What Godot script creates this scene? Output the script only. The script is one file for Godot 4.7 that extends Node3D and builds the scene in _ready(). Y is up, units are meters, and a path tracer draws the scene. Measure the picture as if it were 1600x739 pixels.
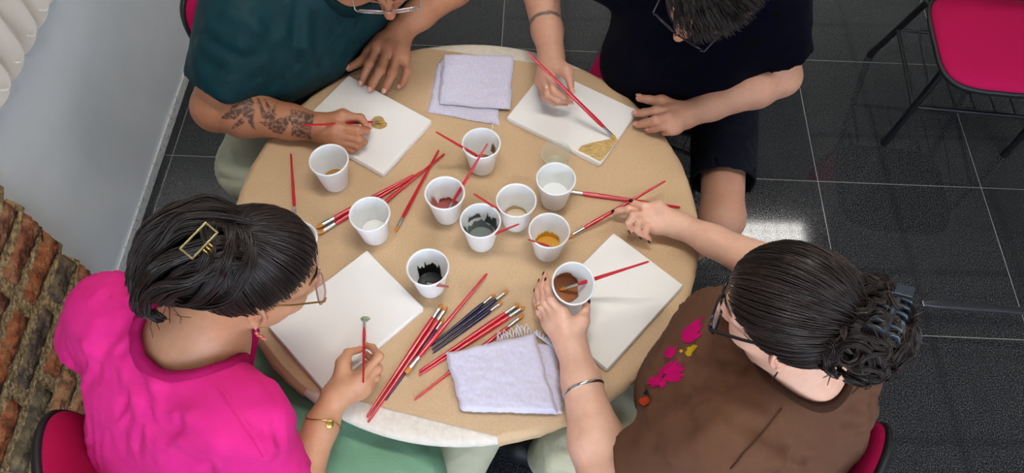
extends Node3D
# A painting workshop seen from above: four people round a paper-covered table.
# World: y up, metres, origin on the floor below the middle of the round table.

# ---------- camera solved from floor joints, blind spacing and cup axes ----------
const F_PX := 1200.0
const CAM_AT := Vector3(0.11285, 2.3335, 0.99318)
const PITCH := 59.676
const ROLL := 1.2256
const ROOM_YAW := -1.3204
const TOP := 0.745            # table top height
const CAN := 0.763            # canvas top height
var c_fw: Vector3
var c_r: Vector3
var c_u: Vector3
var rng := RandomNumberGenerator.new()
var M := {}                   # materials
var counts := {}
var nz := FastNoiseLite.new()

func setup_axes():
	var th := deg_to_rad(PITCH)
	var ro := deg_to_rad(ROLL)
	c_fw = Vector3(0, -sin(th), -cos(th))
	var r := Vector3(1, 0, 0)
	var u := r.cross(c_fw)
	c_r = r * cos(ro) + u * sin(ro)
	c_u = -r * sin(ro) + u * cos(ro)

# pixel of the photograph -> point at height h (what it touches gives h)
func P(x: float, y: float, h: float) -> Vector3:
	var d := (c_fw * F_PX + c_r * (x - 800.0) + c_u * (369.5 - y)).normalized()
	return CAM_AT + d * ((CAM_AT.y - h) / -d.y)

# room coordinates: u along the rows of tiles, v away from the viewer, from the spot below the lens
func R(u: float, y: float, v: float) -> Vector3:
	var yw := deg_to_rad(ROOM_YAW)
	var d1 := Vector3(cos(yw), 0, -sin(yw))
	var d2 := Vector3(-sin(yw), 0, -cos(yw))
	return Vector3(CAM_AT.x, y, CAM_AT.z) + d1 * u + d2 * v

# ---------- mesh builder ----------
class MB:
	var v := PackedVector3Array()
	var n := PackedVector3Array()
	var c := PackedColorArray()
	var uv := PackedVector2Array()
	var ix := PackedInt32Array()
	var col := Color(1, 1, 1)
	func vert(p: Vector3, nn: Vector3, t := Vector2.ZERO) -> int:
		v.append(p); n.append(nn); c.append(col); uv.append(t)
		return v.size() - 1
	func tri(a: int, b: int, d: int):
		ix.append(a); ix.append(b); ix.append(d)
	func quad(a: int, b: int, d: int, e: int):
		ix.append(a); ix.append(b); ix.append(d); ix.append(a); ix.append(d); ix.append(e)
	# flat quad, corners given so that the normal points out
	func face(a: Vector3, b: Vector3, d: Vector3, e: Vector3):
		var nn := (d - a).cross(b - a).normalized()
		var i := vert(a, nn, Vector2(0, 0)); vert(b, nn, Vector2(1, 0)); vert(d, nn, Vector2(1, 1)); vert(e, nn, Vector2(0, 1))
		quad(i, i + 1, i + 2, i + 3)
	# tube through points with radii; flat>0 squashes along 'flat_dir'
	func tube(pts: PackedVector3Array, rad: PackedFloat32Array, sides := 8, caps := true, hint := Vector3.ZERO, squash := 1.0):
		var m := pts.size()
		var base := v.size()
		var prev := Vector3.ZERO
		for i in m:
			var t: Vector3
			if i == 0: t = pts[1] - pts[0]
			elif i == m - 1: t = pts[m - 1] - pts[m - 2]
			else: t = pts[i + 1] - pts[i - 1]
			t = t.normalized()
			if t == Vector3.ZERO: t = Vector3.UP
			var a := prev
			if i == 0:
				a = hint
				if a == Vector3.ZERO or absf(a.normalized().dot(t)) > 0.97:
					a = Vector3.UP if absf(t.y) < 0.9 else Vector3.RIGHT
			a = (a - t * a.dot(t))
			if a.length() < 1e-5: a = t.cross(Vector3(0.3, 0.5, 0.8))
			a = a.normalized()
			prev = a
			var b := t.cross(a)
			for k in sides:
				var w := TAU * k / sides
				var o := a * cos(w) * squash + b * sin(w)
				var on := a * cos(w) + b * sin(w) * squash
				vert(pts[i] + o * rad[i], on.normalized(), Vector2(float(k) / sides, float(i) / (m - 1)))
		for i in m - 1:
			for k in sides:
				var k2 := (k + 1) % sides
				var a0 := base + i * sides + k
				var b0 := base + i * sides + k2
				quad(a0, b0, b0 + sides, a0 + sides)
		if caps:
			for e in 2:
				var i0 := base + (m - 1) * sides * e
				var t: Vector3 = (pts[0] - pts[1]).normalized() if e == 0 else (pts[m - 1] - pts[m - 2]).normalized()
				var ce := vert(pts[0] if e == 0 else pts[m - 1], t)
				var first := v.size()
				for k in sides: vert(v[i0 + k], t)
				for k in sides:
					var k2 := (k + 1) % sides
					if e == 0: tri(ce, first + k2, first + k)
					else: tri(ce, first + k, first + k2)
	func rod(a: Vector3, b: Vector3, r0: float, r1 := -1.0, sides := 8):
		tube(PackedVector3Array([a, b]), PackedFloat32Array([r0, r1 if r1 >= 0.0 else r0]), sides)
	# lathe about an axis: profile points (radius, height along axis)
	func lathe(o: Vector3, ax: Vector3, prof: PackedVector2Array, sides := 32, sharp := 0.5):
		var a := ax.cross(Vector3(0.31, 0.2, 0.93)).normalized()
		var b := a.cross(ax).normalized()
		for i in prof.size() - 1:
			var p0 := prof[i]; var p1 := prof[i + 1]
			var d := (p1 - p0).normalized()
			var s := v.size()
			# smooth with neighbours when the bend is small
			var d0 := d; var d1 := d
			if i > 0:
				var q := (p0 - prof[i - 1]).normalized()
				if q.dot(d) > sharp: d0 = (q + d).normalized()
			if i < prof.size() - 2:
				var q2 := (prof[i + 2] - p1).normalized()
				if q2.dot(d) > sharp: d1 = (q2 + d).normalized()
			for k in sides + 1:
				var w := TAU * k / sides
				var e := a * cos(w) + b * sin(w)
				vert(o + e * p0.x + ax * p0.y, (e * d0.y - ax * d0.x).normalized(), Vector2(float(k) / sides, p0.y))
				vert(o + e * p1.x + ax * p1.y, (e * d1.y - ax * d1.x).normalized(), Vector2(float(k) / sides, p1.y))
			for k in sides:
				var q0 := s + k * 2
				quad(q0, q0 + 2, q0 + 3, q0 + 1)
	# box with chamfered edges: centre, axes (half extents included), chamfer
	func box(ce: Vector3, hx: Vector3, hy: Vector3, hz: Vector3, ch := 0.0):
		var ax := [hx.normalized(), hy.normalized(), hz.normalized()]
		var le := [hx.length(), hy.length(), hz.length()]
		if ch <= 0.0:
			for i in 3:
				var j := (i + 1) % 3; var k := (i + 2) % 3
				for s: float in [-1.0, 1.0]:
					var f: Vector3 = ce + ax[i] * le[i] * s
					var A: Vector3 = ax[j] * le[j]; var B: Vector3 = ax[k] * le[k]
					var id := v.size()
					for q in [[-1, -1], [1, -1], [1, 1], [-1, 1]]:
						vert(f + A * q[0] + B * q[1], ax[i] * s, Vector2((q[0] + 1) * 0.5, (q[1] + 1) * 0.5))
					if s > 0: quad(id, id + 3, id + 2, id + 1)
					else: quad(id, id + 1, id + 2, id + 3)
			return
		var id3 := {}
		for sx in [-1.0, 1.0]:
			for sy in [-1.0, 1.0]:
				for sz in [-1.0, 1.0]:
					var s3 := [sx, sy, sz]
					for f in 3:
						var p := ce
						for i in 3: p += ax[i] * s3[i] * (le[i] - (0.0 if i == f else ch))
						id3[[sx, sy, sz, f]] = vert(p, ax[f] * s3[f], Vector2(p.x, p.z))
		for f in 3:
			var j := (f + 1) % 3; var k := (f + 2) % 3
			for s: float in [-1.0, 1.0]:
				var q := []
				for w in [[-1.0, -1.0], [1.0, -1.0], [1.0, 1.0], [-1.0, 1.0]]:
					var s3 := [0.0, 0.0, 0.0]
					s3[f] = s; s3[j] = w[0]; s3[k] = w[1]
					q.append(id3[[s3[0], s3[1], s3[2], f]])
				if s > 0: quad(q[0], q[3], q[2], q[1])
				else: quad(q[0], q[1], q[2], q[3])
		for f in 3:      # edges along axis f
			var j := (f + 1) % 3; var k := (f + 2) % 3
			for sj in [-1.0, 1.0]:
				for sk in [-1.0, 1.0]:
					var g := []
					for sf in [-1.0, 1.0]:
						var s3 := [0.0, 0.0, 0.0]
						s3[f] = sf; s3[j] = sj; s3[k] = sk
						g.append(id3[[s3[0], s3[1], s3[2], j]]); g.append(id3[[s3[0], s3[1], s3[2], k]])
					if sj * sk > 0: quad(g[0], g[2], g[3], g[1])
					else: quad(g[0], g[1], g[3], g[2])
		for sx in [-1.0, 1.0]:
			for sy in [-1.0, 1.0]:
				for sz in [-1.0, 1.0]:
					var a: int = id3[[sx, sy, sz, 0]]; var b: int = id3[[sx, sy, sz, 1]]; var d: int = id3[[sx, sy, sz, 2]]
					if sx * sy * sz > 0: tri(a, d, b)
					else: tri(a, b, d)
	# extruded polygon (points in the plane of ax, ay about o), thickness along az
	func prism(o: Vector3, ax: Vector3, ay: Vector3, az: Vector3, poly: PackedVector2Array, h: float):
		var t := Geometry2D.triangulate_polygon(poly)
		var cw := Geometry2D.is_polygon_clockwise(poly)
		for s in 2:
			var nn := az * (1.0 if s == 1 else -1.0)
			var b := v.size()
			for q in poly: vert(o + ax * q.x + ay * q.y + az * (h if s == 1 else 0.0), nn, q)
			for i in range(0, t.size(), 3): tri(b + t[i], b + t[i + 1], b + t[i + 2])
		var m := poly.size()
		for i in m:
			var p := poly[i]; var q := poly[(i + 1) % m]
			var A := o + ax * p.x + ay * p.y; var B := o + ax * q.x + ay * q.y
			var nn := (B - A).cross(az).normalized()
			if cw: nn = -nn
			var b := v.size()
			vert(A, nn); vert(B, nn); vert(B + az * h, nn); vert(A + az * h, nn)
			quad(b, b + 1, b + 2, b + 3)
	# grid of points [rows][cols] as a smooth sheet
	func sheet(rows: Array, flip := false):
		var b := v.size()
		var R := rows.size(); var C: int = rows[0].size()
		for i in R:
			for j in C:
				var p: Vector3 = rows[i][j]
				var du: Vector3 = rows[i][mini(j + 1, C - 1)] - rows[i][maxi(j - 1, 0)]
				var dv: Vector3 = rows[mini(i + 1, R - 1)][j] - rows[maxi(i - 1, 0)][j]
				var nn := dv.cross(du).normalized()
				if flip: nn = -nn
				vert(p, nn, Vector2(float(j) / (C - 1), float(i) / (R - 1)))
		for i in R - 1:
			for j in C - 1:
				var a := b + i * C + j
				if flip: quad(a, a + C, a + C + 1, a + 1)
				else: quad(a, a + 1, a + C + 1, a + C)
	func sphere(o: Vector3, rx: Vector3, ry: Vector3, rz: Vector3, rings := 8, sides := 12):
		var b := v.size()
		for i in rings + 1:
			var th := PI * i / rings
			for k in sides + 1:
				var w := TAU * k / sides
				var q := Vector3(sin(th) * cos(w), cos(th), sin(th) * sin(w))
				var nn := (rx.normalized() * q.x / rx.length() + ry.normalized() * q.y / ry.length() + rz.normalized() * q.z / rz.length()).normalized()
				vert(o + rx * q.x + ry * q.y + rz * q.z, nn)
		for i in rings:
			for k in sides:
				var a := b + i * (sides + 1) + k
				quad(a, a + 1, a + sides + 2, a + sides + 1)
	func mesh(m: Material) -> ArrayMesh:
		# make the winding agree with the normals (front faces run clockwise)
		for i in range(0, ix.size(), 3):
			var a := ix[i]; var b := ix[i + 1]; var d := ix[i + 2]
			var g := (v[b] - v[a]).cross(v[d] - v[a])
			if g.dot(n[a] + n[b] + n[d]) > 0.0:
				ix[i + 1] = d; ix[i + 2] = b
		var arr := []
		arr.resize(Mesh.ARRAY_MAX)
		arr[Mesh.ARRAY_VERTEX] = v; arr[Mesh.ARRAY_NORMAL] = n; arr[Mesh.ARRAY_COLOR] = c; arr[Mesh.ARRAY_TEX_UV] = uv; arr[Mesh.ARRAY_INDEX] = ix
		var o := ArrayMesh.new()
		o.add_surface_from_arrays(Mesh.PRIMITIVE_TRIANGLES, arr)
		o.surface_set_material(0, m)
		return o

# ---------- objects ----------
func numbered(called: String) -> String:
	counts[called] = counts.get(called, -1) + 1
	return called if counts[called] == 0 else "%s_%03d" % [called, counts[called]]

func tag(o: Node, label := "", category := "", group := "", kind := ""):
	if label: o.set_meta("label", label)
	if category: o.set_meta("category", category)
	if group: o.set_meta("group", group)
	if kind: o.set_meta("kind", kind)
	return o

func thing(called: String, at: Vector3, label: String, category: String, group := "") -> Node3D:
	var o := Node3D.new()
	o.name = numbered(called)
	add_child(o, true)
	o.position = at
	tag(o, label, category, group)
	return o

# commit a builder (given in world axes) as one mesh under a parent (parents are never turned)
func part(called: String, b: MB, m: Material, parent: Node3D = null) -> MeshInstance3D:
	if b.ix.is_empty(): return null
	var off := Vector3.ZERO
	var q: Node = parent
	while q != null and q is Node3D and q != self:
		off += q.position
		q = q.get_parent()
	if parent == null:
		# a thing of one mesh: its origin stands at its base
		var lo := Vector3(1e9, 1e9, 1e9); var hi := -lo
		for p in b.v: lo = lo.min(p); hi = hi.max(p)
		off = Vector3((lo.x + hi.x) * 0.5, lo.y, (lo.z + hi.z) * 0.5)
	for i in b.v.size(): b.v[i] -= off
	var o := MeshInstance3D.new()
	o.mesh = b.mesh(m)
	o.name = numbered(called) if parent == null else called
	(self if parent == null else parent).add_child(o, true)
	if parent == null: o.position = off
	return o

func inst(called: String, me: Mesh, at: Vector3, parent: Node3D, basis := Basis.IDENTITY) -> MeshInstance3D:
	var o := MeshInstance3D.new()
	o.mesh = me
	o.name = called
	parent.add_child(o, true)
	o.transform = Transform3D(basis, at)
	return o

# ---------- materials ----------
func S(r: float, g: float, b: float) -> Color:      # 0..255 sRGB
	return Color(r / 255.0, g / 255.0, b / 255.0)

func mat(c: Color, rough := 0.6, metal := 0.0) -> StandardMaterial3D:
	var m := StandardMaterial3D.new()
	m.albedo_color = c
	m.roughness = rough
	m.metallic = metal
	return m

func noise_tex(freq: float, lo: Color, hi: Color, seed_ := 1, kind := FastNoiseLite.TYPE_SIMPLEX_SMOOTH, oct := 4, stops := [], normal := false, size := 512, bump := 4.0) -> NoiseTexture2D:
	var f := FastNoiseLite.new()
	f.noise_type = kind
	f.frequency = freq
	f.seed = seed_
	f.fractal_octaves = oct
	var t := NoiseTexture2D.new()
	t.width = size; t.height = size
	t.seamless = true
	t.noise = f
	if normal:
		t.as_normal_map = true
		t.bump_strength = bump
	else:
		var g := Gradient.new()
		g.set_color(0, lo); g.set_color(1, hi)
		for s in stops: g.add_point(s[0], s[1])
		t.color_ramp = g
	return t

# colour noise + bump, mapped in the object's own space
func grain(m: StandardMaterial3D, tex: Texture2D, nor: Texture2D, per_m: float, nscale := 0.5, world := false):
	m.uv1_triplanar = true
	m.uv1_world_triplanar = world
	m.uv1_scale = Vector3.ONE * per_m
	if tex: m.albedo_texture = tex
	if nor:
		m.normal_enabled = true
		m.normal_texture = nor
		m.normal_scale = nscale
	return m

# woven cloth as a bump picture
func weave_tex(n := 64, seed_ := 3) -> ImageTexture:
	var im := Image.create(n * 4, n * 4, false, Image.FORMAT_RGB8)
	var r := RandomNumberGenerator.new(); r.seed = seed_
	for y in n * 4:
		for x in n * 4:
			var u := x / 4; var w := y / 4
			var over := (u + w) % 2 == 0
			var fx := absf((x % 4) - 1.5) / 2.0; var fy := absf((y % 4) - 1.5) / 2.0
			var h := (1.0 - fy * fy) if over else (1.0 - fx * fx)
			h = h * 0.8 + r.randf() * 0.2
			im.set_pixel(x, y, Color(h, h, h))
	im.bump_map_to_normal_map(2.0)
	return ImageTexture.create_from_image(im)

# ---------- the room ----------
const EXPO := 1.12
const SKY_E := 13.0
const WU := -1.35             # face of the wall with the window
func make_materials():
	# polished black granite: dark ground with grey flecks of its own
	var fl := noise_tex(0.11, Color(0.075, 0.076, 0.08), Color(0.56, 0.56, 0.55), 5, FastNoiseLite.TYPE_SIMPLEX, 3, [[0.50, Color(0.13, 0.131, 0.136)], [0.66, Color(0.24, 0.242, 0.245)]], false, 1024)
	M.granite = grain(mat(S(255, 255, 255), 0.07), fl, null, 1.7, 0.0, true)
	M.granite.metallic_specular = 0.5
	M.granite.roughness = 1.0
	M.granite.roughness_texture = noise_tex(0.11, Color(0.055, 0.055, 0.055), Color(0.26, 0.26, 0.26), 5, FastNoiseLite.TYPE_SIMPLEX, 3, [[0.5, Color(0.06, 0.06, 0.06)], [0.66, Color(0.11, 0.11, 0.11)]], false, 1024)
	M.granite.roughness_texture_channel = BaseMaterial3D.TEXTURE_CHANNEL_RED
	M.granite_b = M.granite.duplicate(); M.granite_b.albedo_color = S(232, 234, 238); M.granite_b.uv1_offset = Vector3(0.37, 0.11, 0.63)
	M.granite_c = M.granite.duplicate(); M.granite_c.albedo_color = S(215, 216, 222); M.granite_c.uv1_offset = Vector3(0.71, 0.43, 0.21)
	M.grout = mat(S(150, 150, 146), 0.9)
	var wl := noise_tex(0.006, S(228, 232, 235), S(238, 241, 243), 9, FastNoiseLite.TYPE_SIMPLEX_SMOOTH, 5)
	var wn := noise_tex(0.02, Color(), Color(), 10, FastNoiseLite.TYPE_SIMPLEX_SMOOTH, 4, [], true, 512, 2.0)
	M.wall = grain(mat(Color.WHITE, 0.30), wl, wn, 0.8, 0.12, true)
	M.wall_white = grain(mat(S(214, 214, 210), 0.85), null, wn, 0.8, 0.2, true)
	M.ceiling = mat(S(222, 222, 218), 0.9)
	var bb := noise_tex(0.03, S(150, 148, 140), S(228, 229, 226), 12, FastNoiseLite.TYPE_SIMPLEX, 5, [[0.22, S(176, 174, 166)], [0.30, S(216, 216, 212)]])
	M.baseboard = grain(mat(Color.WHITE, 0.5), bb, wn, 2.2, 0.4, true)
	M.blind = grain(mat(S(226, 217, 204), 0.8), null, weave(), 22.0, 0.25)
	M.blind.backlight_enabled = true; M.blind.backlight = Color(0.10, 0.09, 0.08)
	M.bead = mat(S(240, 238, 230), 0.35)
	M.black_metal = mat(S(20, 20, 22), 0.34)
	M.black_gloss = mat(S(24, 24, 27), 0.2)
	M.rail = mat(S(44, 44, 48), 0.3)
	M.black_plastic = mat(S(24, 24, 26), 0.5)
	M.chrome = mat(S(205, 205, 208), 0.22, 1.0)
	M.lamp_white = mat(S(235, 235, 235), 0.5)
	M.glass = mat(Color(0.9, 0.95, 0.96, 0.12), 0.03)
	M.glass.transparency = BaseMaterial3D.TRANSPARENCY_ALPHA
	M.diffuser = mat(S(255, 252, 246), 0.6)
	M.diffuser.emission_enabled = true; M.diffuser.emission = Color(1.0, 0.97, 0.92); M.diffuser.emission_energy_multiplier = 1.5
	var rc := noise_tex(0.16, S(160, 18, 66), S(182, 26, 82), 17, FastNoiseLite.TYPE_SIMPLEX, 2)
	M.chair_cloth = grain(mat(Color.WHITE, 0.92), rc, weave(), 10.0, 0.5)
	M.chair_cloth.metallic_specular = 0.2
	# paper, canvas, cloth
	var kn := noise_tex(0.05, Color(), Color(), 22, FastNoiseLite.TYPE_SIMPLEX, 5, [], true, 512, 3.0)
	var kc := noise_tex(0.06, S(194, 162, 124), S(204, 173, 135), 21, FastNoiseLite.TYPE_SIMPLEX, 5)
	M.kraft = grain(mat(Color.WHITE, 0.62), kc, kn, 4.0, 0.28, true)
	var cc := noise_tex(0.02, S(214, 204, 188), S(230, 222, 208), 23, FastNoiseLite.TYPE_SIMPLEX, 5)
	M.tablecloth = grain(mat(Color.WHITE, 0.8), cc, kn, 4.0, 0.35, true)
	M.canvas = grain(mat(S(238, 235, 229), 0.75), null, weave(), 14.0, 0.35)
	M.canvas_side = M.canvas
	var tn := noise_tex(0.09, Color(), Color(), 31, FastNoiseLite.TYPE_SIMPLEX, 3, [], true, 512, 5.0)
	var tc := noise_tex(0.012, S(206, 205, 234), S(216, 215, 241), 32, FastNoiseLite.TYPE_SIMPLEX, 4, [[0.15, S(208, 203, 214)]])
	M.towel = grain(mat(Color.WHITE, 0.95), tc, tn, 12.0, 0.35)
	M.towel.rim_enabled = true; M.towel.rim = 0.3
	M.thread = mat(S(226, 226, 236), 0.9)
	M.cup = mat(S(236, 236, 234), 0.38)
	M.cup.subsurf_scatter_enabled = true; M.cup.subsurf_scatter_strength = 0.08
	M.clear_cup = mat(Color(0.93, 0.96, 0.92, 0.16), 0.08)
	M.clear_cup.transparency = BaseMaterial3D.TRANSPARENCY_ALPHA
	M.brush_red = mat(S(196, 20, 38), 0.22)
	M.brush_red.clearcoat_enabled = true; M.brush_red.clearcoat = 0.6; M.brush_red.clearcoat_roughness = 0.08
	M.brush_navy = mat(S(24, 24, 62), 0.22)
	M.ferrule = mat(S(196, 196, 194), 0.26, 1.0)
	M.bristle = grain(mat(Color.WHITE, 0.6), noise_tex(0.2, S(176, 104, 30), S(220, 150, 60), 41), null, 30.0)
	M.bristle_paint = mat(S(190, 140, 40), 0.4)

var _weave: ImageTexture
func weave() -> ImageTexture:
	if _weave == null: _weave = weave_tex()
	return _weave

func camera_and_light():
	setup_axes()
	var cam := Camera3D.new()
	cam.name = "camera"
	cam.fov = rad_to_deg(2.0 * atan(369.5 / F_PX))
	cam.transform = Transform3D(Basis(c_r, c_u, -c_fw), CAM_AT)
	cam.near = 0.05
	add_child(cam)
	cam.current = true
	var we := WorldEnvironment.new()
	we.name = "environment"
	var e := Environment.new()
	e.tonemap_mode = Environment.TONE_MAPPER_LINEAR
	e.tonemap_exposure = EXPO
	e.background_mode = Environment.BG_SKY
	var sky := Sky.new()
	var pm := ProceduralSkyMaterial.new()
	pm.sky_top_color = Color(0.62, 0.69, 0.80); pm.sky_horizon_color = Color(0.86, 0.88, 0.90)
	pm.ground_bottom_color = Color(0.25, 0.25, 0.25); pm.ground_horizon_color = Color(0.6, 0.62, 0.65)
	sky.sky_material = pm
	e.sky = sky
	e.background_energy_multiplier = SKY_E
	e.sdfgi_enabled = true; e.ssao_enabled = true; e.ssil_enabled = true
	we.environment = e
	add_child(we)

# rectangular ceiling lamps with egg-crate louvres (one is mirrored in the floor)
func ceiling_lamp(at: Vector3, w: float, d: float, energy: float, tint: Color, label: String):
	var t := thing("ceiling_lamp", at, label, "lamp", "ceiling lamps")
	var b := MB.new()
	for s: float in [-1.0, 1.0]:
		b.box(at + Vector3(s * (w * 0.5 + 0.01), -0.03, 0), Vector3(0.01, 0, 0), Vector3(0, 0.03, 0), Vector3(0, 0, d * 0.5 + 0.02), 0.002)
		b.box(at + Vector3(0, -0.03, s * (d * 0.5 + 0.01)), Vector3(w * 0.5, 0, 0), Vector3(0, 0.03, 0), Vector3(0, 0, 0.01), 0.002)
	part("housing", b, M.lamp_white, t)
	b = MB.new()
	b.box(at + Vector3(0, -0.006, 0), Vector3(w * 0.5, 0, 0), Vector3(0, 0.004, 0), Vector3(0, 0, d * 0.5))
	part("diffuser", b, M.diffuser, t)
	var nx := int(w / 0.1)
	for i in range(1, nx):
		b = MB.new()
		b.box(at + Vector3(-w * 0.5 + w * i / nx, -0.042, 0), Vector3(0.002, 0, 0), Vector3(0, 0.012, 0), Vector3(0, 0, d * 0.5))
		part("louvre_blade", b, M.lamp_white, t)
	for i in range(1, 3):
		b = MB.new()
		b.box(at + Vector3(0, -0.042, -d * 0.5 + d * i / 3.0), Vector3(w * 0.5, 0, 0), Vector3(0, 0.012, 0), Vector3(0, 0, 0.002))
		part("louvre_blade", b, M.lamp_white, t)
	var l := AreaLight3D.new()
	l.name = "light"
	t.add_child(l)
	l.area_size = Vector2(w, d)
	l.area_normalize_energy = true
	l.light_energy = energy
	l.light_color = tint
	l.shadow_enabled = true
	l.area_range = 14.0
	l.position = Vector3(0, -0.014, 0)
	l.rotation_degrees = Vector3(-90, 0, 0)

func room():
	var yw := deg_to_rad(ROOM_YAW)
	var d1 := Vector3(cos(yw), 0, -sin(yw))
	var d2 := Vector3(-sin(yw), 0, -cos(yw))
	var U1 := 4.9; var V0 := -2.4; var V1 := 4.6; var HC := 3.0
	# floor: mortar bed with separate polished slabs
	var fl := Node3D.new(); fl.name = "floor"; add_child(fl); tag(fl, "", "", "", "structure")
	var b := MB.new()
	b.box((R(WU, 0, V0) + R(U1, 0, V1)) * 0.5 + Vector3(0, -0.0515, 0), d1 * (U1 - WU + 0.3) * 0.5, Vector3(0, 0.05, 0), d2 * (V1 - V0 + 0.3) * 0.5)
	part("mortar_bed", b, M.grout, fl)
	var us := [WU]
	var u := 1.088 - 0.6 * 4
	while u < U1: us.append(u); u += 0.6
	us.append(U1)
	var vs := [V0]
	var vv := 1.052 - 0.6035 * 5
	while vv < V1:
		if vv > V0: vs.append(vv)
		vv += 0.6035
	vs.append(V1)
	var shared := {}
	rng.seed = 77
	for i in us.size() - 1:
		for j in vs.size() - 1:
			var w: float = us[i + 1] - us[i]; var d: float = vs[j + 1] - vs[j]
			if w < 0.02 or d < 0.02: continue
			var key := "%d_%d_%d" % [int(w * 1000 + 0.5), int(d * 1000 + 0.5), rng.randi() % 3]
			if not shared.has(key):
				var q := MB.new()
				q.box(Vector3.ZERO, d1 * (w * 0.5 - 0.0013), Vector3(0, 0.006, 0), d2 * (d * 0.5 - 0.0013), 0.0008)
				shared[key] = q.mesh([M.granite, M.granite_b, M.granite_c][shared.size() % 3])
			inst("tile", shared[key], R((us[i] + us[i + 1]) * 0.5, -0.006, (vs[j] + vs[j + 1]) * 0.5), fl)
	# walls with thickness; the left one has a window opening
	var wv0 := 1.16; var wv1 := 2.62; var wh0 := 0.98; var wh1 := 2.35
	b = MB.new()
	var seg := [[V0 - 0.15, wv0, 0.0, HC], [wv1, V1 + 0.15, 0.0, HC], [wv0, wv1, 0.0, wh0], [wv0, wv1, wh1, HC]]
	for s in seg:
		b.box((R(WU - 0.08, s[2], s[0]) + R(WU - 0.08, s[3], s[1])) * 0.5, d1 * 0.08, Vector3(0, (s[3] - s[2]) * 0.5, 0), d2 * (s[1] - s[0]) * 0.5)
	tag(part("wall_left", b, M.wall), "", "", "", "structure")
	b = MB.new()
	b.box(R(U1 + 0.08, HC * 0.5, (V0 + V1) * 0.5), d1 * 0.08, Vector3(0, HC * 0.5, 0), d2 * ((V1 - V0) * 0.5 + 0.15))
	tag(part("wall_right", b, M.wall_white), "", "", "", "structure")
	b = MB.new()
	b.box(R((WU + U1) * 0.5, HC * 0.5, V1 + 0.08), d1 * (U1 - WU) * 0.5, Vector3(0, HC * 0.5, 0), d2 * 0.08)
	tag(part("wall_far", b, M.wall_white), "", "", "", "structure")
	b = MB.new()
	var ru0 := -1.05; var ru1 := 3.4; var rh0 := 0.85; var rh1 := 2.8
	for s in [[WU, ru0, 0.0, HC], [ru1, U1, 0.0, HC], [ru0, ru1, 0.0, rh0], [ru0, ru1, rh1, HC]]:
		b.box((R(s[0], s[2], V0 - 0.08) + R(s[1], s[3], V0 - 0.08)) * 0.5, d1 * (s[1] - s[0]) * 0.5, Vector3(0, (s[3] - s[2]) * 0.5, 0), d2 * 0.08)
	tag(part("wall_near", b, M.wall_white), "", "", "", "structure")
	b = MB.new()
	b.box(R((WU + U1) * 0.5, HC + 0.05, (V0 + V1) * 0.5), d1 * ((U1 - WU) * 0.5 + 0.16), Vector3(0, 0.05, 0), d2 * ((V1 - V0) * 0.5 + 0.16))
	tag(part("ceiling", b, M.ceiling), "", "", "", "structure")
	b = MB.new()
	b.box(R(WU + 0.004, 0.022, (1.02 + V1) * 0.5), d1 * 0.004, Vector3(0, 0.022, 0), d2 * (V1 - 1.02) * 0.5, 0.0015)
	tag(part("baseboard_left", b, M.baseboard), "", "", "", "structure")
	# window behind the blinds
	var wn := Node3D.new(); wn.name = "window_1"; add_child(wn); tag(wn, "", "", "", "structure")
	b = MB.new()
	var mv := (wv0 + wv1) * 0.5; var mh := (wh0 + wh1) * 0.5
	for s: float in [-1.0, 1.0]:
		b.box(R(WU - 0.1, mh, mv + s * ((wv1 - wv0) * 0.5 - 0.025)), d1 * 0.03, Vector3(0, (wh1 - wh0) * 0.5, 0), d2 * 0.025, 0.004)
		b.box(R(WU - 0.1, mh + s * ((wh1 - wh0) * 0.5 - 0.025), mv), d1 * 0.03, Vector3(0, 0.025, 0), d2 * ((wv1 - wv0) * 0.5 - 0.05), 0.004)
	b.box(R(WU - 0.1, mh, mv), d1 * 0.025, Vector3(0, (wh1 - wh0) * 0.5 - 0.05, 0), d2 * 0.02, 0.004)
	part("window_frame", b, M.lamp_white, wn)
	for s: float in [-1.0, 1.0]:
		b = MB.new()
		b.box(R(WU - 0.1, mh, mv + s * (wv1 - wv0) * 0.25), d1 * 0.003, Vector3(0, (wh1 - wh0) * 0.5 - 0.05, 0), d2 * ((wv1 - wv0) * 0.25 - 0.035))
		part("pane", b, M.glass, wn)
	# the window band behind the viewer that lets daylight in
	var w2 := Node3D.new(); w2.name = "window_2"; add_child(w2); tag(w2, "", "", "", "structure")
	b = MB.new()
	var m2 := (ru0 + ru1) * 0.5; var n2 := (rh0 + rh1) * 0.5; var hw := (ru1 - ru0) * 0.5; var hh := (rh1 - rh0) * 0.5
	for s: float in [-1.0, 1.0]:
		b.box(R(m2 + s * (hw - 0.025), n2, V0 - 0.1), d2 * 0.03, Vector3(0, hh, 0), d1 * 0.025, 0.004)
		b.box(R(m2, n2 + s * (hh - 0.025), V0 - 0.1), d2 * 0.03, Vector3(0, 0.025, 0), d1 * (hw - 0.05), 0.004)
	for i in range(1, 4): b.box(R(m2 - hw + hw * 0.5 * i, n2, V0 - 0.1), d2 * 0.025, Vector3(0, hh - 0.05, 0), d1 * 0.02, 0.004)
	part("window_frame", b, M.lamp_white, w2)
	for i in 4:
		b = MB.new()
		b.box(R(m2 - hw + hw * (0.25 + 0.5 * i), n2, V0 - 0.1), d2 * 0.003, Vector3(0, hh - 0.05, 0), d1 * (hw * 0.25 - 0.03))
		part("pane", b, M.glass, w2)

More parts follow.
